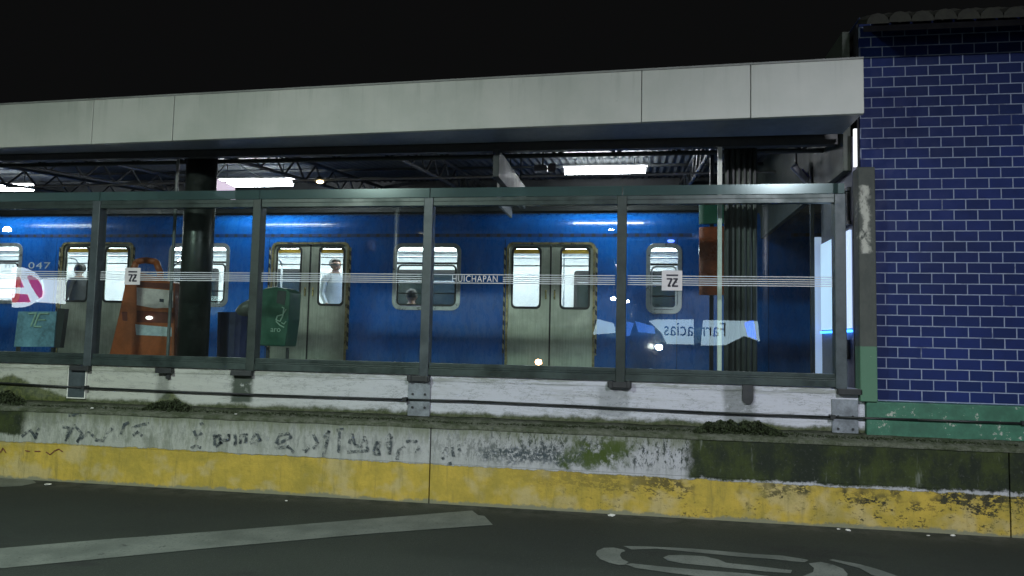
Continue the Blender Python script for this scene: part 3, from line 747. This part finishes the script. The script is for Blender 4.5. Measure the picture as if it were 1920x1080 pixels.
# ------------------------------------------------------------------ trains
TY = 11.2
def train(x0, x1, doors, wins, label, number=None):
    t = thing('train_car', ((x0+x1)/2, TY, .2), label, 'train', 'blue train cars at the platform')
    holes = sorted([(a, b, .93, 2.905) for a, b in doors] + [(a, b, 1.93, 2.885) for a, b in wins])
    m = MB(); cur = x0
    for a, b, z0, z1 in holes:
        if a > cur: m.box(cur, a, TY, TY+.05, .55, 3.16)
        m.box(a, b, TY, TY+.05, z1, 3.16)
        if z0 > .56: m.box(a, b, TY, TY+.05, .55, z0)
        cur = b
    m.box(cur, x1, TY, TY+.05, .55, 3.16)
    m.box(x0, x0+.05, TY+.05, TY+2.6, .55, 3.16); m.box(x1-.05, x1, TY+.05, TY+2.6, .55, 3.16)
    bmesh.ops.remove_doubles(m.b, verts=m.b.verts, dist=.0001)
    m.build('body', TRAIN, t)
    # gutter rib and lower rib
    # roof: vertical cornice leaning inwards, then curved
    prof = [(0, 3.16)]+[(.26*(1-cos(q)), 3.16+.26*sin(q)) for q in [radians(7*k) for k in range(1, 12)]]+[(.40, 3.46), (.8, 3.53), (1.3, 3.55), (1.8, 3.53), (2.25, 3.47), (2.5, 3.40), (2.6, 3.16)]
    m = MB(); a = [Vector((x0, TY+y, z)) for y, z in prof]; m.prism(a, (x1-x0, 0, 0)); m.build('roof', TRAIN, t, smooth=False)
    MB().box(x0+.6, x1-.6, TY-.004, TY-.001, 3.028, 3.078).build('louvre', LOUV, t)
    # interior
    MB().box(x0+.05, x1-.05, TY+.051, TY+2.55, .80, .95).build('floor', plain('train_floor', (.12, .12, .13), .6), t)
    MB().box(x0+.05, x1-.05, TY+.051, TY+2.55, 3.07, 3.12).build('ceiling', INW, t)
    m = MB()
    cur = x0+.05; fw = [(-14.8, -13.8), (-9.3, -8.2), (-7.25, -6.35), (-4.6, -3.25), (-1.07, .95)] if doors else [(4.2, 5.2)]
    for a, b in fw:
        m.box(cur, a, TY+2.48, TY+2.53, .951, 3.069); m.box(a, b, TY+2.48, TY+2.53, 2.72, 3.069); m.box(a, b, TY+2.48, TY+2.53, .951, 2.05); cur = b
    m.box(cur, x1-.05, TY+2.48, TY+2.53, .951, 3.069)
    m.build('interior_wall', INW, t)
    MB().box(x0+.05, x1-.05, TY+2.54, TY+2.60, .56, 3.15).build('far_side', TRAIN, t)
    for a, b in fw:
        f = MB().ring(rrect(a-.03, b+.03, 2.02, 2.75, TY+2.465, .06), rrect(a+.03, b-.03, 2.08, 2.69, TY+2.465, .05), (0, .012, 0)).build('far_window', RUB, t)
        MB().box(a, b, TY+2.50, TY+2.505, 2.05, 2.72).build('dark_pane', plain('night_pane', (.02, .03, .03), .08), f)
        MB().box(a, b, TY+2.468, TY+2.48, 2.52, 2.54).build('transom', FRAME, f)
    m = MB(); TE = emit('train_ceiling_light', (.95, .98, 1), TRAIN_E)
    m.box(x0+.5, x1-.5, TY+.55, TY+.72, 3.045, 3.066); m.box(x0+.5, x1-.5, TY+1.75, TY+1.92, 3.045, 3.066)
    m.build('ceiling_light', TE, t)
    # longitudinal seats
    gaps = [(b, a2) for (a, b), (a2, b2) in zip(doors, doors[1:])]
    for a, b in gaps:
        for yy in (TY+.08, TY+2.0):
            s_ = MB().box(a+.35, b-.35, yy, yy+.42, 1.33, 1.40).build('bench_seat', plain('seat_grey', (.18, .22, .2), .5), t, bevel=.02)
            yb = yy if yy < TY+1 else yy+.38
            MB().box(a+.35, b-.35, yb, yb+.045, 1.42, 1.86).build('backrest', plain('seat_back', (.18, .22, .2), .5), s_, bevel=.015)
    # poles and grab rails
    for a, b in doors:
        c = (a+b)/2
        MB().tube((c+.08, TY+1.3, .95), (c+.08, TY+1.3, 3.07), .018, 8).build('grab_pole', FRAME, t, smooth=True)
        for x in (a-.1, b+.1): MB().path([(x, TY+.5, .95), (x, TY+.5, 2.62), (x, TY+.42, 2.70), (x, TY+.12, 2.72)], .016, 8).build('grab_rail', FRAME, t, smooth=True)
    MB().tube((x0+.3, TY+.62, 2.78), (x1-.3, TY+.62, 2.78), .014, 8).build('overhead_rail', FRAME, t, smooth=True)
    # windows
    for a, b in wins:
        wn = MB().ring(rrect(a-.05, b+.05, 1.885, 2.93, TY-.012, .13), rrect(a+.012, b-.012, 1.945, 2.87, TY-.012, .10), (0, .03, 0)).build('window', FRAME, t, bevel=.003)
        MB().box(a+.002, b-.002, TY+.018, TY+.024, 1.932, 2.883).build('pane', PANE, wn)
        MB().box(a+.01, b-.01, TY-.002, TY+.016, 2.600, 2.632).build('transom', RUB, wn)
        MB().ring(rrect(a+.02, b-.02, 1.955, 2.595, TY, .07), rrect(a+.045, b-.045, 1.98, 2.57, TY, .05), (0, .014, 0)).build('sash', RUB if b-a > .6 else FRAME, wn)
        MB().box(a+.046, b-.046, TY+.002, TY+.012, 2.135, 2.155).build('glazing_bar', RUB, wn)
        MB().box(a+.03, b-.03, TY-.001, TY+.012, 2.765, 2.771).build('hopper_rail', FRAME, wn)
    # doors
    for a, b in doors:
        c = (a+b)/2
        m = MB(); m.ring(rrect(a-.035, b+.035, .90, 2.945, TY-.014, .09), rrect(a+.002, b-.002, .93, 2.91, TY-.014, .08), (0, .02, 0)); m.build('door_frame', DGOLD, t)
        for s_, (u, v) in enumerate(((a+.003, c-.012), (c+.012, b-.003))):
            g0, g1 = u+.045+(.06 if s_ else 0), v-.045-(0 if s_ else .06)
            g0, g1 = (u+.06, v-.15) if s_ == 0 else (u+.15, v-.06)
            m = MB(); Yd = TY+.012
            m.box(u, g0, Yd, Yd+.03, .935, 2.905); m.box(g1, v, Yd, Yd+.03, .935, 2.905)
            m.box(g0, g1, Yd, Yd+.03, .935, 1.95); m.box(g0, g1, Yd, Yd+.03, 2.86, 2.905)
            bmesh.ops.remove_doubles(m.b, verts=m.b.verts, dist=.0001)
            d = m.build('door_leaf', DSTEEL, t)
            MB().ring(rrect(g0-.02, g1+.02, 1.93, 2.88, Yd-.008, .07), rrect(g0+.008, g1-.008, 1.965, 2.845, Yd-.008, .055), (0, .012, 0)).build('window_seal', RUB, d)
            MB().box(g0+.001, g1-.001, Yd+.012, Yd+.018, 1.951, 2.859).build('pane', PANE, d)
            MB().box(g0+.01, g1-.01, Yd+.004, Yd+.010, 2.775, 2.84).build('yellow_band', YEL, d)
            MB().box(g0+.01, g1-.01, Yd+.020, Yd+.028, 2.58, 2.60).build('inner_rail', FRAME, d)
            MB().tube((v-.055 if s_ == 0 else u+.055, Yd-.012, 2.08), (v-.055 if s_ == 0 else u+.055, Yd-.012, 2.22), .012, 8).build('handle', plain('brass_handle', (.6, .5, .2), .25, .9), d)
        MB().box(c-.0115, c+.0115, TY+.004, TY+.04, .935, 2.90).build('door_seal', RUB, t)
        for x in (a-.075, b+.038): MB().box(x, x+.026, TY-.006, TY-.001, 1.25, 2.86).build('hazard_strip', HAZ, t)
    m = MB(); m.box(x0+.2, x1-.2, TY+.1, TY+2.4, .32, .549); m.build('underframe', DARK, t)
    for xx in (x0+2, x0+3.2, x1-3.2, x1-2):
        if x0+1 < xx < x1-1: MB().tube((xx, TY+.35, .4), (xx, TY+.48, .4), .38, 20).build('wheel', DARK, t)
    return t
doors = [(-13.42, -12.15), (-9.57, -8.29), (-5.75, -4.50), (-1.90, -.615)]
wins = [(-11.4, -10.4), (-7.55, -6.56), (-3.69, -2.70), (.215, .635)]
tr = train(-15.5, 1.42, doors, wins, 'blue train car with steel doors and brightly lit windows stopped at the platform')
train(1.62, 9.0, [], [(3.2, 4.2)], 'next blue train car, mostly hidden behind the ribbed column and brick wall')
nm = at(8, 503, TY)
text('car_number', 'm2 047', .155, FRONT(Vector((nm.x, TY-.002, nm.z))), plain('pale_numbering', (.6, .66, .72), .5, bump=0), tr, .001, 1.72, 1.12)
p = at(113, 498, TY); MB().tube((p.x, TY-.006, p.z), (p.x, TY, p.z), .02, 8).build('side_marker', FRAME, tr)
p = at(1258, 452, TY)
m = MB(); m.ball(p, .035, 10, (1.6, .7, .7)); mk = m.build('door_indicator', emit('blue_indicator', (.12, .2, 1), 3.5), tr, smooth=True)

# ------------------------------------------------------------------ people
SK = plain('skin', (.36, .20, .14), .55, 0, .12, 20); SK2 = plain('skin_tan', (.26, .14, .09), .55, 0, .12, 20)
def person(loc, rz, label, shirt, trous, hairc, skin=SK, seated=False, h=1.72, arm=0.0):
    t = thing('person', loc, label, 'person', None)
    k = h/1.72
    if seated: hip = .46; knees = [(.43, .50), (.46, .05)]
    else: hip = .92; knees = [(.02, .50), (-.01, .08)]
    V, E, Rr = [], [], []
    def add(p, r, par=None):
        V.append(Vector(p)*k); Rr.append(r*k)
        if par is not None: E.append((par, len(V)-1))
        return len(V)-1
    dz = hip-.92
    pel = add((0, 0, .95+dz), .135); wa = add((0, .0, 1.10+dz), .125, pel); ch = add((0, .0, 1.30+dz), .15, wa); sh = add((0, -.01, 1.43+dz), .10, ch)
    nk = add((0, .005, 1.50+dz), .055, sh); n2 = add((0, .015, 1.555+dz), .055, nk); hd = add((0, .02, 1.62+dz), .088, n2); tp = add((0, .012, 1.69+dz), .075, hd)
    nose = add((0, .112, 1.612+dz), .012, hd); chin = add((0, .075, 1.555+dz), .028, hd)
    for s in (-1, 1):
        add((s*.092, .01, 1.62+dz), .016, hd)
        a = add((s*.17, -.01, 1.42+dz), .068, sh); b = add((s*.215, .0, 1.15+dz), .045, a)
        ha = Vector((s*.19, .14+arm, .96+dz+arm*.6)); c = add(ha, .031, b); d = add(ha+Vector((0, .06, -.045)), .034, c)
        for f, (ox, ln) in enumerate(((-.03, .07), (-.01, .085), (.01, .08), (.03, .06))):
            e = add(ha+Vector((ox, .095, -.07)), .010, d); add(ha+Vector((ox, .095+ln*.7, -.10-ln*.4)), .008, e)
        e = add(ha+Vector((-s*.04, .06, -.03)), .012, d); add(ha+Vector((-s*.055, .10, -.06)), .009, e)
        q = add((s*.095, .02, .88+dz), .088, pel)
        kn = add((s*.10, knees[0][0], knees[0][1]), .06, q); an = add((s*.10, knees[1][0], knees[1][1]+.02), .042, kn)
        he = add((s*.10, knees[1][0]-.03, .045), .04, an); add((s*.11, knees[1][0]+.16, .035), .036, an)
    me = bpy.data.meshes.new('body'); me.from_pydata(V, E, []); o = bpy.data.objects.new('body', me); COL.objects.link(o)
    sm = o.modifiers.new('skin', 'SKIN'); sm.use_smooth_shade = True
    for i, v in enumerate(me.skin_vertices[0].data): v.radius = (Rr[i]*(1.25 if i in (pel, wa, ch) else 1), Rr[i]); v.use_root = (i == 0)
    su = o.modifiers.new('sub', 'SUBSURF'); su.levels = su.render_levels = 2
    dg = bpy.context.evaluated_depsgraph_get(); m2 = bpy.data.meshes.new_from_object(o.evaluated_get(dg)); bpy.data.objects.remove(o)
    m2.materials.clear()
    for q in (shirt, skin, trous, RUB): m2.materials.append(q)
    for p in m2.polygons:
        c = p.center/k; p.use_smooth = True; hand = abs(c.x) > .1 and c.y > .14+arm and .7+dz < c.z < 1.05+dz+arm
        p.material_index = 1 if c.z > 1.485+dz or (hand and c.y < .4+arm and c.z > .55) else (0 if c.z > .93+dz and abs(c.y) < .6 else (3 if c.z < .09 else 2))
    o = bpy.data.objects.new('body', m2); COL.objects.link(o); o.parent = t
    # hair cap
    m = MB(); m.ball(Vector((0, -.012, 1.655+dz))*k, .098*k, 18, (.95, 1.06, 1.0))
    bmesh.ops.delete(m.b, geom=[v for v in m.b.verts if v.co.z < (1.60+dz)*k or (v.co.y > .055*k and v.co.z < (1.70+dz)*k)], context='VERTS')
    hr = m.build('hair', hairc, None, smooth=True); hr.parent = t
    for s in (-1, 1):
        m = MB(); m.ball(Vector((s*.032, .098, 1.632+dz))*k, .0065*k, 8); e = m.build('eye', INK, None, smooth=True); e.parent = t
    m = MB(); m.box(-.024*k, .024*k, .088*k, .096*k, (1.577+dz)*k, (1.583+dz)*k); e = m.build('mouth', plain('lips', (.25, .08, .07), .5), None); e.parent = t
    t.rotation_euler = (0, 0, rz)
    return t
SHW = plain('white_shirt', (.55, .60, .66), .7, 0, .12, 9); DKJ = plain('dark_jacket', (.02, .022, .025), .7, 0, .3, 9); PUR = plain('mauve_jumper', (.10, .09, .16), .7, 0, .3, 9)
TRO = plain('dark_trousers', (.03, .03, .045), .7, 0, .2, 9); HB = plain('dark_hair', (.015, .012, .01), .6, 0, .3, 30); HG = plain('grey_hair', (.10, .10, .10), .6, 0, .3, 30)
p = at(628, 520, 11.75); person((p.x, 11.75, .95), radians(-130), 'standing passenger in a white shirt seen through the middle train door, facing right', SHW, TRO, HG, h=1.78)
p = at(150, 530, 11.7); person((p.x-.02, 11.7, .95), radians(75), 'standing passenger in a dark jacket seen through the left train door', DKJ, TRO, HB, SK2, h=1.66)
p = at(772, 545, 11.55); person((p.x, 11.55, .95), radians(12), 'seated passenger in a mauve jumper inside the middle train window', PUR, TRO, HB, SK2, seated=True)

# ------------------------------------------------------------------ platform objects behind the glass
# orange barrier, tapered, with a loop handle and white panels
YB = 7.45
zf = .951
A = lambda px, py: at(px, py, YB)
t = thing('plastic_barrier', (A(268, 600).x, YB, .95), 'tapered orange plastic barrier with two white panels beside the black column', 'barrier')
def extr(pts, th, name, mat, par, bev=.0, dy=0.0):
    m = MB(); m.prism([p+Vector((0, dy, 0)) for p in pts], (0, th, 0)); return m.build(name, mat, par, bevel=bev)
body = [A(234, 505), A(326, 530), A(326, 650), Vector((A(328, 650).x, YB, zf)), Vector((A(196, 650).x, YB, zf)), A(208, 648), A(222, 588), A(232, 540)]
extr([p for p in body], .22, 'barrier_body', ORNG, t, .02)
hp = [A(236, 510), A(245, 489), A(262, 486), A(282, 489), A(290, 510), A(290, 520)]
MB().path([p+Vector((0, .1, 0)) for p in hp], .035, 10).build('handle', ORNG, t, smooth=True)
extr([A(257, 539), A(325, 545), A(325, 577), A(290, 578), A(257, 572)], .004, 'white_panel', plain('pinkish_white_panel', (.62, .52, .52), .5), t, 0, -.006)
extr([A(254, 608), A(322, 614), A(322, 631), A(256, 628)], .004, 'white_panel', plain('bluish_white_panel', (.48, .54, .60), .5), t, 0, -.006)
extr([A(300, 560), A(308, 561), A(308, 567), A(300, 566)], .003, 'label_mark', INK, t, 0, -.010)
extr([A(256, 528), A(325, 532), A(325, 543), A(256, 537)], .004, 'recess', DORNG, t, 0, -.004)
extr([A(257, 582), A(325, 586), A(325, 606), A(257, 604)], .004, 'recess', DORNG, t, 0, -.004)
pc = A(282, 596); MB().ball(pc+Vector((0, -.02, 0)), .03, 12, (1.5, .4, .7)).build('reflector', emit('reflector_painted_glint', (1, .96, .92), 2.2), t, smooth=True)  # reflector's glint put in as emission, no lamp inside
extr([A(229, 584), A(239, 585), A(239, 602), A(230, 601)], .004, 'grip_hole', DORNG, t, 0, -.004)

# green litter bin
YG = 7.5; A = lambda px, py: at(px, py, YG)
t = thing('litter_bin', (A(512, 600).x, YG+.15, .95), 'dark green litter bin with rounded top and pale emblem behind the glass', 'bin', 'bins on the platform')
bod = [A(486, 548), A(494, 541), A(515, 537), A(535, 541), A(544, 548), A(541, 600), A(534, 650), A(482, 648), A(484, 600)]
m = MB(); m.prism(bod, (0, .28, 0)); m.build('bin_body', BINM, t, bevel=.015)
MB().prism([A(521, 545), A(537, 546), A(534, 572), A(519, 568)], (0, .01, 0)).build('bin_mouth', DARK, t).location.y = -.006
for x in (A(490, 650).x, A(528, 650).x): MB().tube((x, YG+.14, .95), (x, YG+.14, A(500, 655).z+.02), .018, 8).build('leg', DARK, t)
m = MB(); sc = lambda l: [at(400+x/4, 430+y/4, YG-.008) for x, y in l]
m.path(sc([(545,600),(520,640),(480,650),(470,680),(500,690),(520,650),(530,590),(515,585)]), .007, 6)
m.path(sc([(510,700),(530,710),(545,690)]), .006, 6); m.path(sc([(470,690),(500,720),(530,735)]), .007, 6)
m.build('emblem', EMBL, t)
text('bin_lettering', 'aro', .085, FRONT(at(507, 622, YG-.004)), EMBL, t, .001, 1.0, 1.0)
# navy bin with round grey lid
A = lambda px, py: at(px, py, 7.7)
t = thing('litter_bin', (A(425, 610).x, 7.85, .95), 'navy bin with tilted round grey lid beside the green bin', 'bin', 'bins on the platform')
xc = A(424, 620).x; r = .20
MB().tube((xc, 7.9, .951), (xc, 7.9, A(424, 585).z), r*.9, 20, r).build('bin_body', NAVY, t, smooth=False)
pl = A(452, 578)
Ml = Matrix.Translation(pl+Vector((0, .15, 0))) @ Matrix.Rotation(radians(-35), 4, 'Y')
m = MB(); m.ball((0, 0, 0), .15, 18, (1.0, 1.0, .55))
for v in m.b.verts: v.co = Ml @ v.co
m.build('lid', LIDM, t, smooth=True)
# blue board at the left, added in place of a mirrored panel
A = lambda px, py: at(px, py, 7.3)
t = thing('mirrored_panel_board', (A(65, 620).x, 7.3, .95), 'pale blue board with a light emblem, added behind the glass in place of a mirrored panel, below the red logo', 'board')
MB().prism([A(34, 584), A(106, 584), A(100, 650), A(26, 650)], (0, .04, 0)).build('board_panel', plain('pale_blue_board', (.20, .38, .50), .4, 0, .5, 3), t)
MB().prism([A(108, 578), A(122, 579), A(112, 652), A(102, 652)], (0, .06, 0)).build('side_frame', DARK, t)
m = MB(); B = lambda px, py: at(px, py, 7.29)
m.path([B(54, 588), B(68, 587), B(58, 612)], .010, 6); m.path([B(74, 588), B(92, 588)], .010, 6); m.path([B(74, 588), B(64, 612), B(78, 613)], .010, 6); m.path([B(72, 600), B(86, 600)], .008, 6)
m.build('emblem', plain('pale_green_emblem', (.38, .55, .46), .5), t)
for x in (A(32, 650).x, A(98, 650).x): MB().box(x-.015, x+.015, 7.30, 7.335, .951, A(60, 652).z+.01).build('leg', DARK, t)
# green and orange banner
A = lambda px, py: at(px, py, 7.9)
t = thing('banner', A(1328, 460), 'narrow upright panel, green on top and orange below, left of the white pole', 'panel')
MB().prism([A(1311, 374), A(1362, 374), A(1362, 418), A(1311, 420)], (0, .05, 0)).build('green_panel', plain('sign_green', (.03, .15, .09), .4, 0, .2, 4), t)
MB().prism([A(1311, 426), A(1362, 424), A(1362, 553), A(1311, 553)], (0, .05, 0)).build('orange_panel', plain('sign_orange', (.35, .075, .02), .3, 0, .4, 4), t)
MB().box(A(1336, 400).x-.02, A(1336, 400).x+.02, 7.96, 8.0, .951, 3.72).build('support', DARK, t)

# ------------------------------------------------------------------ lit end of the station (right)
t = thing('end_wall', (1.9, 7.6, .95), 'mauve grey end wall with tall lit white panel and dark grille beside the last glass post', 'wall')
XW = 1.87
MB().box(XW, XW+.08, 6.84, 7.95, .951, 3.3).build('wall_slab', MAUVE, t)
MB().hexa([(XW-.02, 6.88, 2.48), (XW-.02, 7.9, 2.48), (XW-.02, 7.9, 1.62), (XW-.02, 6.88, 1.62)], [(XW-.001, 6.88, 2.48), (XW-.001, 7.9, 2.48), (XW-.001, 7.9, 1.62), (XW-.001, 6.88, 1.62)]).build('light_panel', emit('lit_panel_white', (.55, .72, 1.0), 1.05), t)
MB().box(XW-.03, XW-.001, 6.88, 7.9, 1.585, 1.605).build('blue_strip_light', emit('blue_led', (.04, .25, 1), 7), t)
m = MB()
for k in range(6): m.box(XW-.03, XW-.001, 6.92+.055*k, 6.94+.055*k, 2.56, 2.83)
m.box(XW-.035, XW-.001, 6.88, 7.28, 2.83, 2.86); m.box(XW-.035, XW-.001, 6.88, 7.28, 2.53, 2.56); m.build('grille', DARK, t)
MB().box(XW-.04, XW-.001, 6.95, 7.05, 1.35, 1.52).build('switch_box', DARK, t, bevel=.004)
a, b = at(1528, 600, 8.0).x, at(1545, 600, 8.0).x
MB().box(a, b, 7.98, 8.05, .951, at(1530, 445, 8.0).z).build('door_jamb', emit('jamb_painted_glow', (.62, .72, 1), .45), t)  # white jamb is no lamp; its brightness is put in as emission
MB().box(a-.04, a-.005, 7.98, 8.03, .951, 3.3).build('dark_jamb', DARK, t)

# ------------------------------------------------------------------ moss, litter
MOSS1 = plain('moss_leaf', (.024, .038, .010), .8, 0, .5, 25); 
def moss(name, px0, px1, py, hgt, n, label):
    m = MB(); a, b = at(px0, py, 6.66), at(px1, py, 6.66)
    for i in range(n):
        u = random.random(); env = max(.12, sin(pi*u)**.6 * (.6+.4*mnoise.noise(Vector((u*9, px0, 0)))+.25))
        x = a.x+(b.x-a.x)*u; base = .70; z = base+hgt*env*random.random()**.8; y = 6.70-random.random()*.14*(1-(z-base)/(hgt+.01)*.6)
        s = random.uniform(.004, .010); R_ = Matrix.Rotation(random.uniform(0, 6.28), 3, 'Z') @ Matrix.Rotation(random.uniform(-1.2, 1.2), 3, 'X')
        m.b.faces.new([m.b.verts.new(Vector((x, y, z))+R_ @ Vector(q)) for q in ((-s, 0, -s*.6), (s, 0, -s), (s*.7, 0, s), (-s*.4, 0, s*1.3))])
    o = m.build(name, MOSS1); o['label'] = label; o['kind'] = 'stuff'; o['category'] = 'moss'; return o
moss('moss', 1300, 1470, 805, .125, 5200, 'thick dark moss heap on the ledge below the ribbed column')
moss('moss', 275, 362, 770, .11, 1800, 'small green moss tuft on the ledge at the left')
moss('moss', -90, 52, 755, .15, 2600, 'green moss clump on the ledge at the far left edge')
moss('moss', 52, 900, 788, .022, 3000, 'thin moss line growing along the left half of the ledge')
moss('moss', 900, 1900, 815, .022, 4200, 'thin moss line growing along the right half of the ledge')
PAP = plain('crumpled_paper', (.62, .63, .60), .8, 0, .15, 30)
def litter(px, py, s, label, n=5, flat_=.5):
    c = gp(px, py, s*.3); m = MB(); bmesh.ops.create_icosphere(m.b, subdivisions=2, radius=s)
    for v in m.b.verts:
        v.co *= .65+.7*abs(mnoise.noise(v.co*60+Vector((px, 0, 0)))); v.co.z *= flat_; v.co.x *= 1.3; v.co += c
        v.co.z = max(v.co.z, .002)
    o = m.build('litter', PAP); return tag(o, label, 'litter', 'scraps of litter by the kerb')
litter(1147, 966, .026, 'crumpled white paper scrap on the asphalt by the kerb below the right glass post')
litter(1590, 994, .020, 'flattened white scrap lying against the kerb at the right')
litter(1572, 992, .013, 'tiny white crumb just left of the flattened scrap')
litter(1787, 1004, .018, 'white scrap by the kerb at the far right')
litter(1740, 1004, .011, 'tiny pale crumb left of the far right scrap')
litter(90, 908, .030, 'flat white scrap on the road at the far left', flat_=.25)
litter(537, 939, .012, 'tiny pale crumb on the asphalt left of the wall joint')
def lscrap(px, py, s, label):
    c = at(px, py, 6.56); m = MB(); m.ball(Vector((c.x, 6.55, .705)), s, 8, (1.4, 1, .6)); o = m.build('litter', PAP, smooth=False); tag(o, label, 'litter', 'scraps of litter by the kerb')
lscrap(443, 779, .010, 'white pebble-like scrap on the ledge above the graffiti'); lscrap(174, 763, .012, 'small white scrap on the ledge at the left')

# ------------------------------------------------------------------ the street behind the camera (seen reflected in the glass)
VY = lambda Yv: 2*6.745-Yv
def V(px, py, Yv=20.0):
    p = at(px, py, Yv); return Vector((p.x, VY(Yv), p.z))
sf = thing('shop_building', (0, -7, 0), 'dark plastered shop front across the road, seen only reflected in the glass', 'building')
MB().box(-24, 14, -9, -6.75, .0, 4.2).build('front_wall', plain('dark_plaster', (.012, .012, .014), .8), sf)
MB().box(-24, 14, -6.9, -6.2, 4.2, 4.4).build('roof_edge', DARK, sf)
WS = emit('pharmacy_sign_light', (.60, .85, 1.0), 3.4); NV = plain('navy_lettering', (.01, .02, .08), .5); RD = emit('red_sign_light', (.85, .02, .07), 3.0)
BL = emit('blue_sign_light', (.08, .25, .95), 3.0)
sg = thing('shop_sign', V(1270, 622), 'wide backlit pharmacy sign with dark lettering, mirrored in the glass at the right', 'sign', 'lit shop signs mirrored in the glass')
def vq(m, pts, th=-.06): m.prism([V(*p) for p in pts], (0, th, 0))
m = MB(); vq(m, [(1228, 599), (1300, 599), (1300, 646), (1250, 645), (1240, 624), (1216, 602)]); vq(m, [(1318, 600), (1420, 602), (1424, 640), (1395, 630), (1360, 647), (1314, 648)])
vq(m, [(1120, 598), (1150, 606), (1158, 624), (1112, 627)]); m.build('sign_face', WS, sg)
m = MB(); vq(m, [(1162, 600), (1188, 606), (1180, 630), (1164, 628)]); vq(m, [(1190, 602), (1226, 612), (1228, 626), (1196, 622)]); vq(m, [(1395, 606), (1412, 600), (1418, 636), (1402, 630)], -.05); m.build('blue_lettering', BL, sg)
p = V(1362, 631); text('sign_lettering', 'Farmacias', .52, BACK(Vector((p.x, p.y+.012, p.z))), NV, sg, .004, .78, 1.0)
sa = thing('shop_sign', V(40, 540), 'lit white shop sign with red disc and white letter, mirrored at the far left', 'sign', 'lit shop signs mirrored in the glass')
m = MB(); vq(m, [(62, 522), (119, 521), (119, 570), (60, 566)]); vq(m, [(-60, 512), (18, 512), (18, 562), (-60, 562)])
m.prism([V(max(22, 33+47*cos(2*pi*k/28)), 539+38*sin(2*pi*k/28))+Vector((0, .03, 0)) for k in range(28) if 33+47*cos(2*pi*k/28) > 10], (0, -.025, 0)); m.build('sign_face', emit('logo_sign_light', (.80, .95, 1.0), 5.5), sa)
m = MB()
for q in ([(25,539),(31,520),(38,520),(45,539)], [(23,550),(52,552),(58,567),(23,567)], [(51,520),(56,515),(70,523),(78,534),(81,547),(79,556),(74,560),(63,543)]): m.prism([V(*p)+Vector((0, .045, 0)) for p in q], (0, -.01, 0))
m.build('red_logo', RD, sa)
LW = emit('street_bulb', (1, .98, 1.0), 160.0)
for px, py, r, nme, lb in ((1146, 436, .12, 'wall_lamp', 'bright round wall lamp high above the pharmacy sign, mirrored near the glass top'), (1235, 651, .10, 'wall_lamp', 'bright round lamp just below the pharmacy sign, mirrored over the blue car'),
                       (12, 432, .15, 'wall_lamp', 'bright lamp mirrored at the far left above the car number'), (1150, 560, .07, 'wall_lamp', 'small lamp mirrored right of the right train door'), (1176, 565, .05, 'wall_lamp', 'smallest lamp mirrored beside the right glass post')):
    p = V(px, py); t = thing(nme, p, lb, 'lamp', 'lamps across the road mirrored in the glass')
    MB().ball(p, r, 12, (1, .5, .8)).build('bulb', LW, t, smooth=True); MB().box(p.x-.05, p.x+.05, p.y-.25, p.y-.08, p.z-.05, p.z+.05).build('housing', DARK, t)
p = V(1010, 679); t = thing('wall_lamp', p, 'orange lamp mirrored low in the glass below the right train door', 'lamp', 'lamps across the road mirrored in the glass')
MB().ball(p, .10, 12, (1, .5, .8)).build('bulb', emit('orange_bulb', (1, .55, .25), 90), t, smooth=True); MB().box(p.x-.05, p.x+.05, p.y-.25, p.y-.1, p.z-.05, p.z+.05).build('housing', DARK, t)

# street lamps that light the road, wall and brickwork
def street_lamp(x, y, z, col, W, label, size=.5):
    t = thing('street_lamp', (x, y-1.6, 0), label, 'street lamp', 'street lamps beside the road')
    MB().path([(x, y-1.6, 0), (x, y-1.6, z-.3), (x, y-1.2, z+.1), (x, y, z+.12)], .06, 10).build('pole', DARK, t, smooth=True)
    MB().box(x-.2, x+.2, y-.35, y+.35, z+.02, z+.14).build('lamp_head', GALV, t, bevel=.03)
    MB().box(x-.15, x+.15, y-.28, y+.28, z+.0, z+.019).build('lamp_glass', emit('street_lamp_glass', col, 12), t)
    L = bpy.data.lights.new('lamp_light', 'AREA'); L.shape = 'RECTANGLE'; L.size = .6; L.size_y = .6; L.energy = W; L.color = col
    lo = bpy.data.objects.new('lamp_light', L); COL.objects.link(lo); lo.parent = t; lo.location = (0, 1.6, z-.03); lo.rotation_euler = (radians(3), 0, 0)
street_lamp(-5.2, -.6, 5.1, (.86, 1.0, .90), STREET_W, 'street lamp with cool greenish light behind the viewer at the left')
street_lamp(2.6, -.6, 4.85, (.90, .92, 1.0), STREET_W, 'street lamp with cool violet-white light behind the viewer at the right')
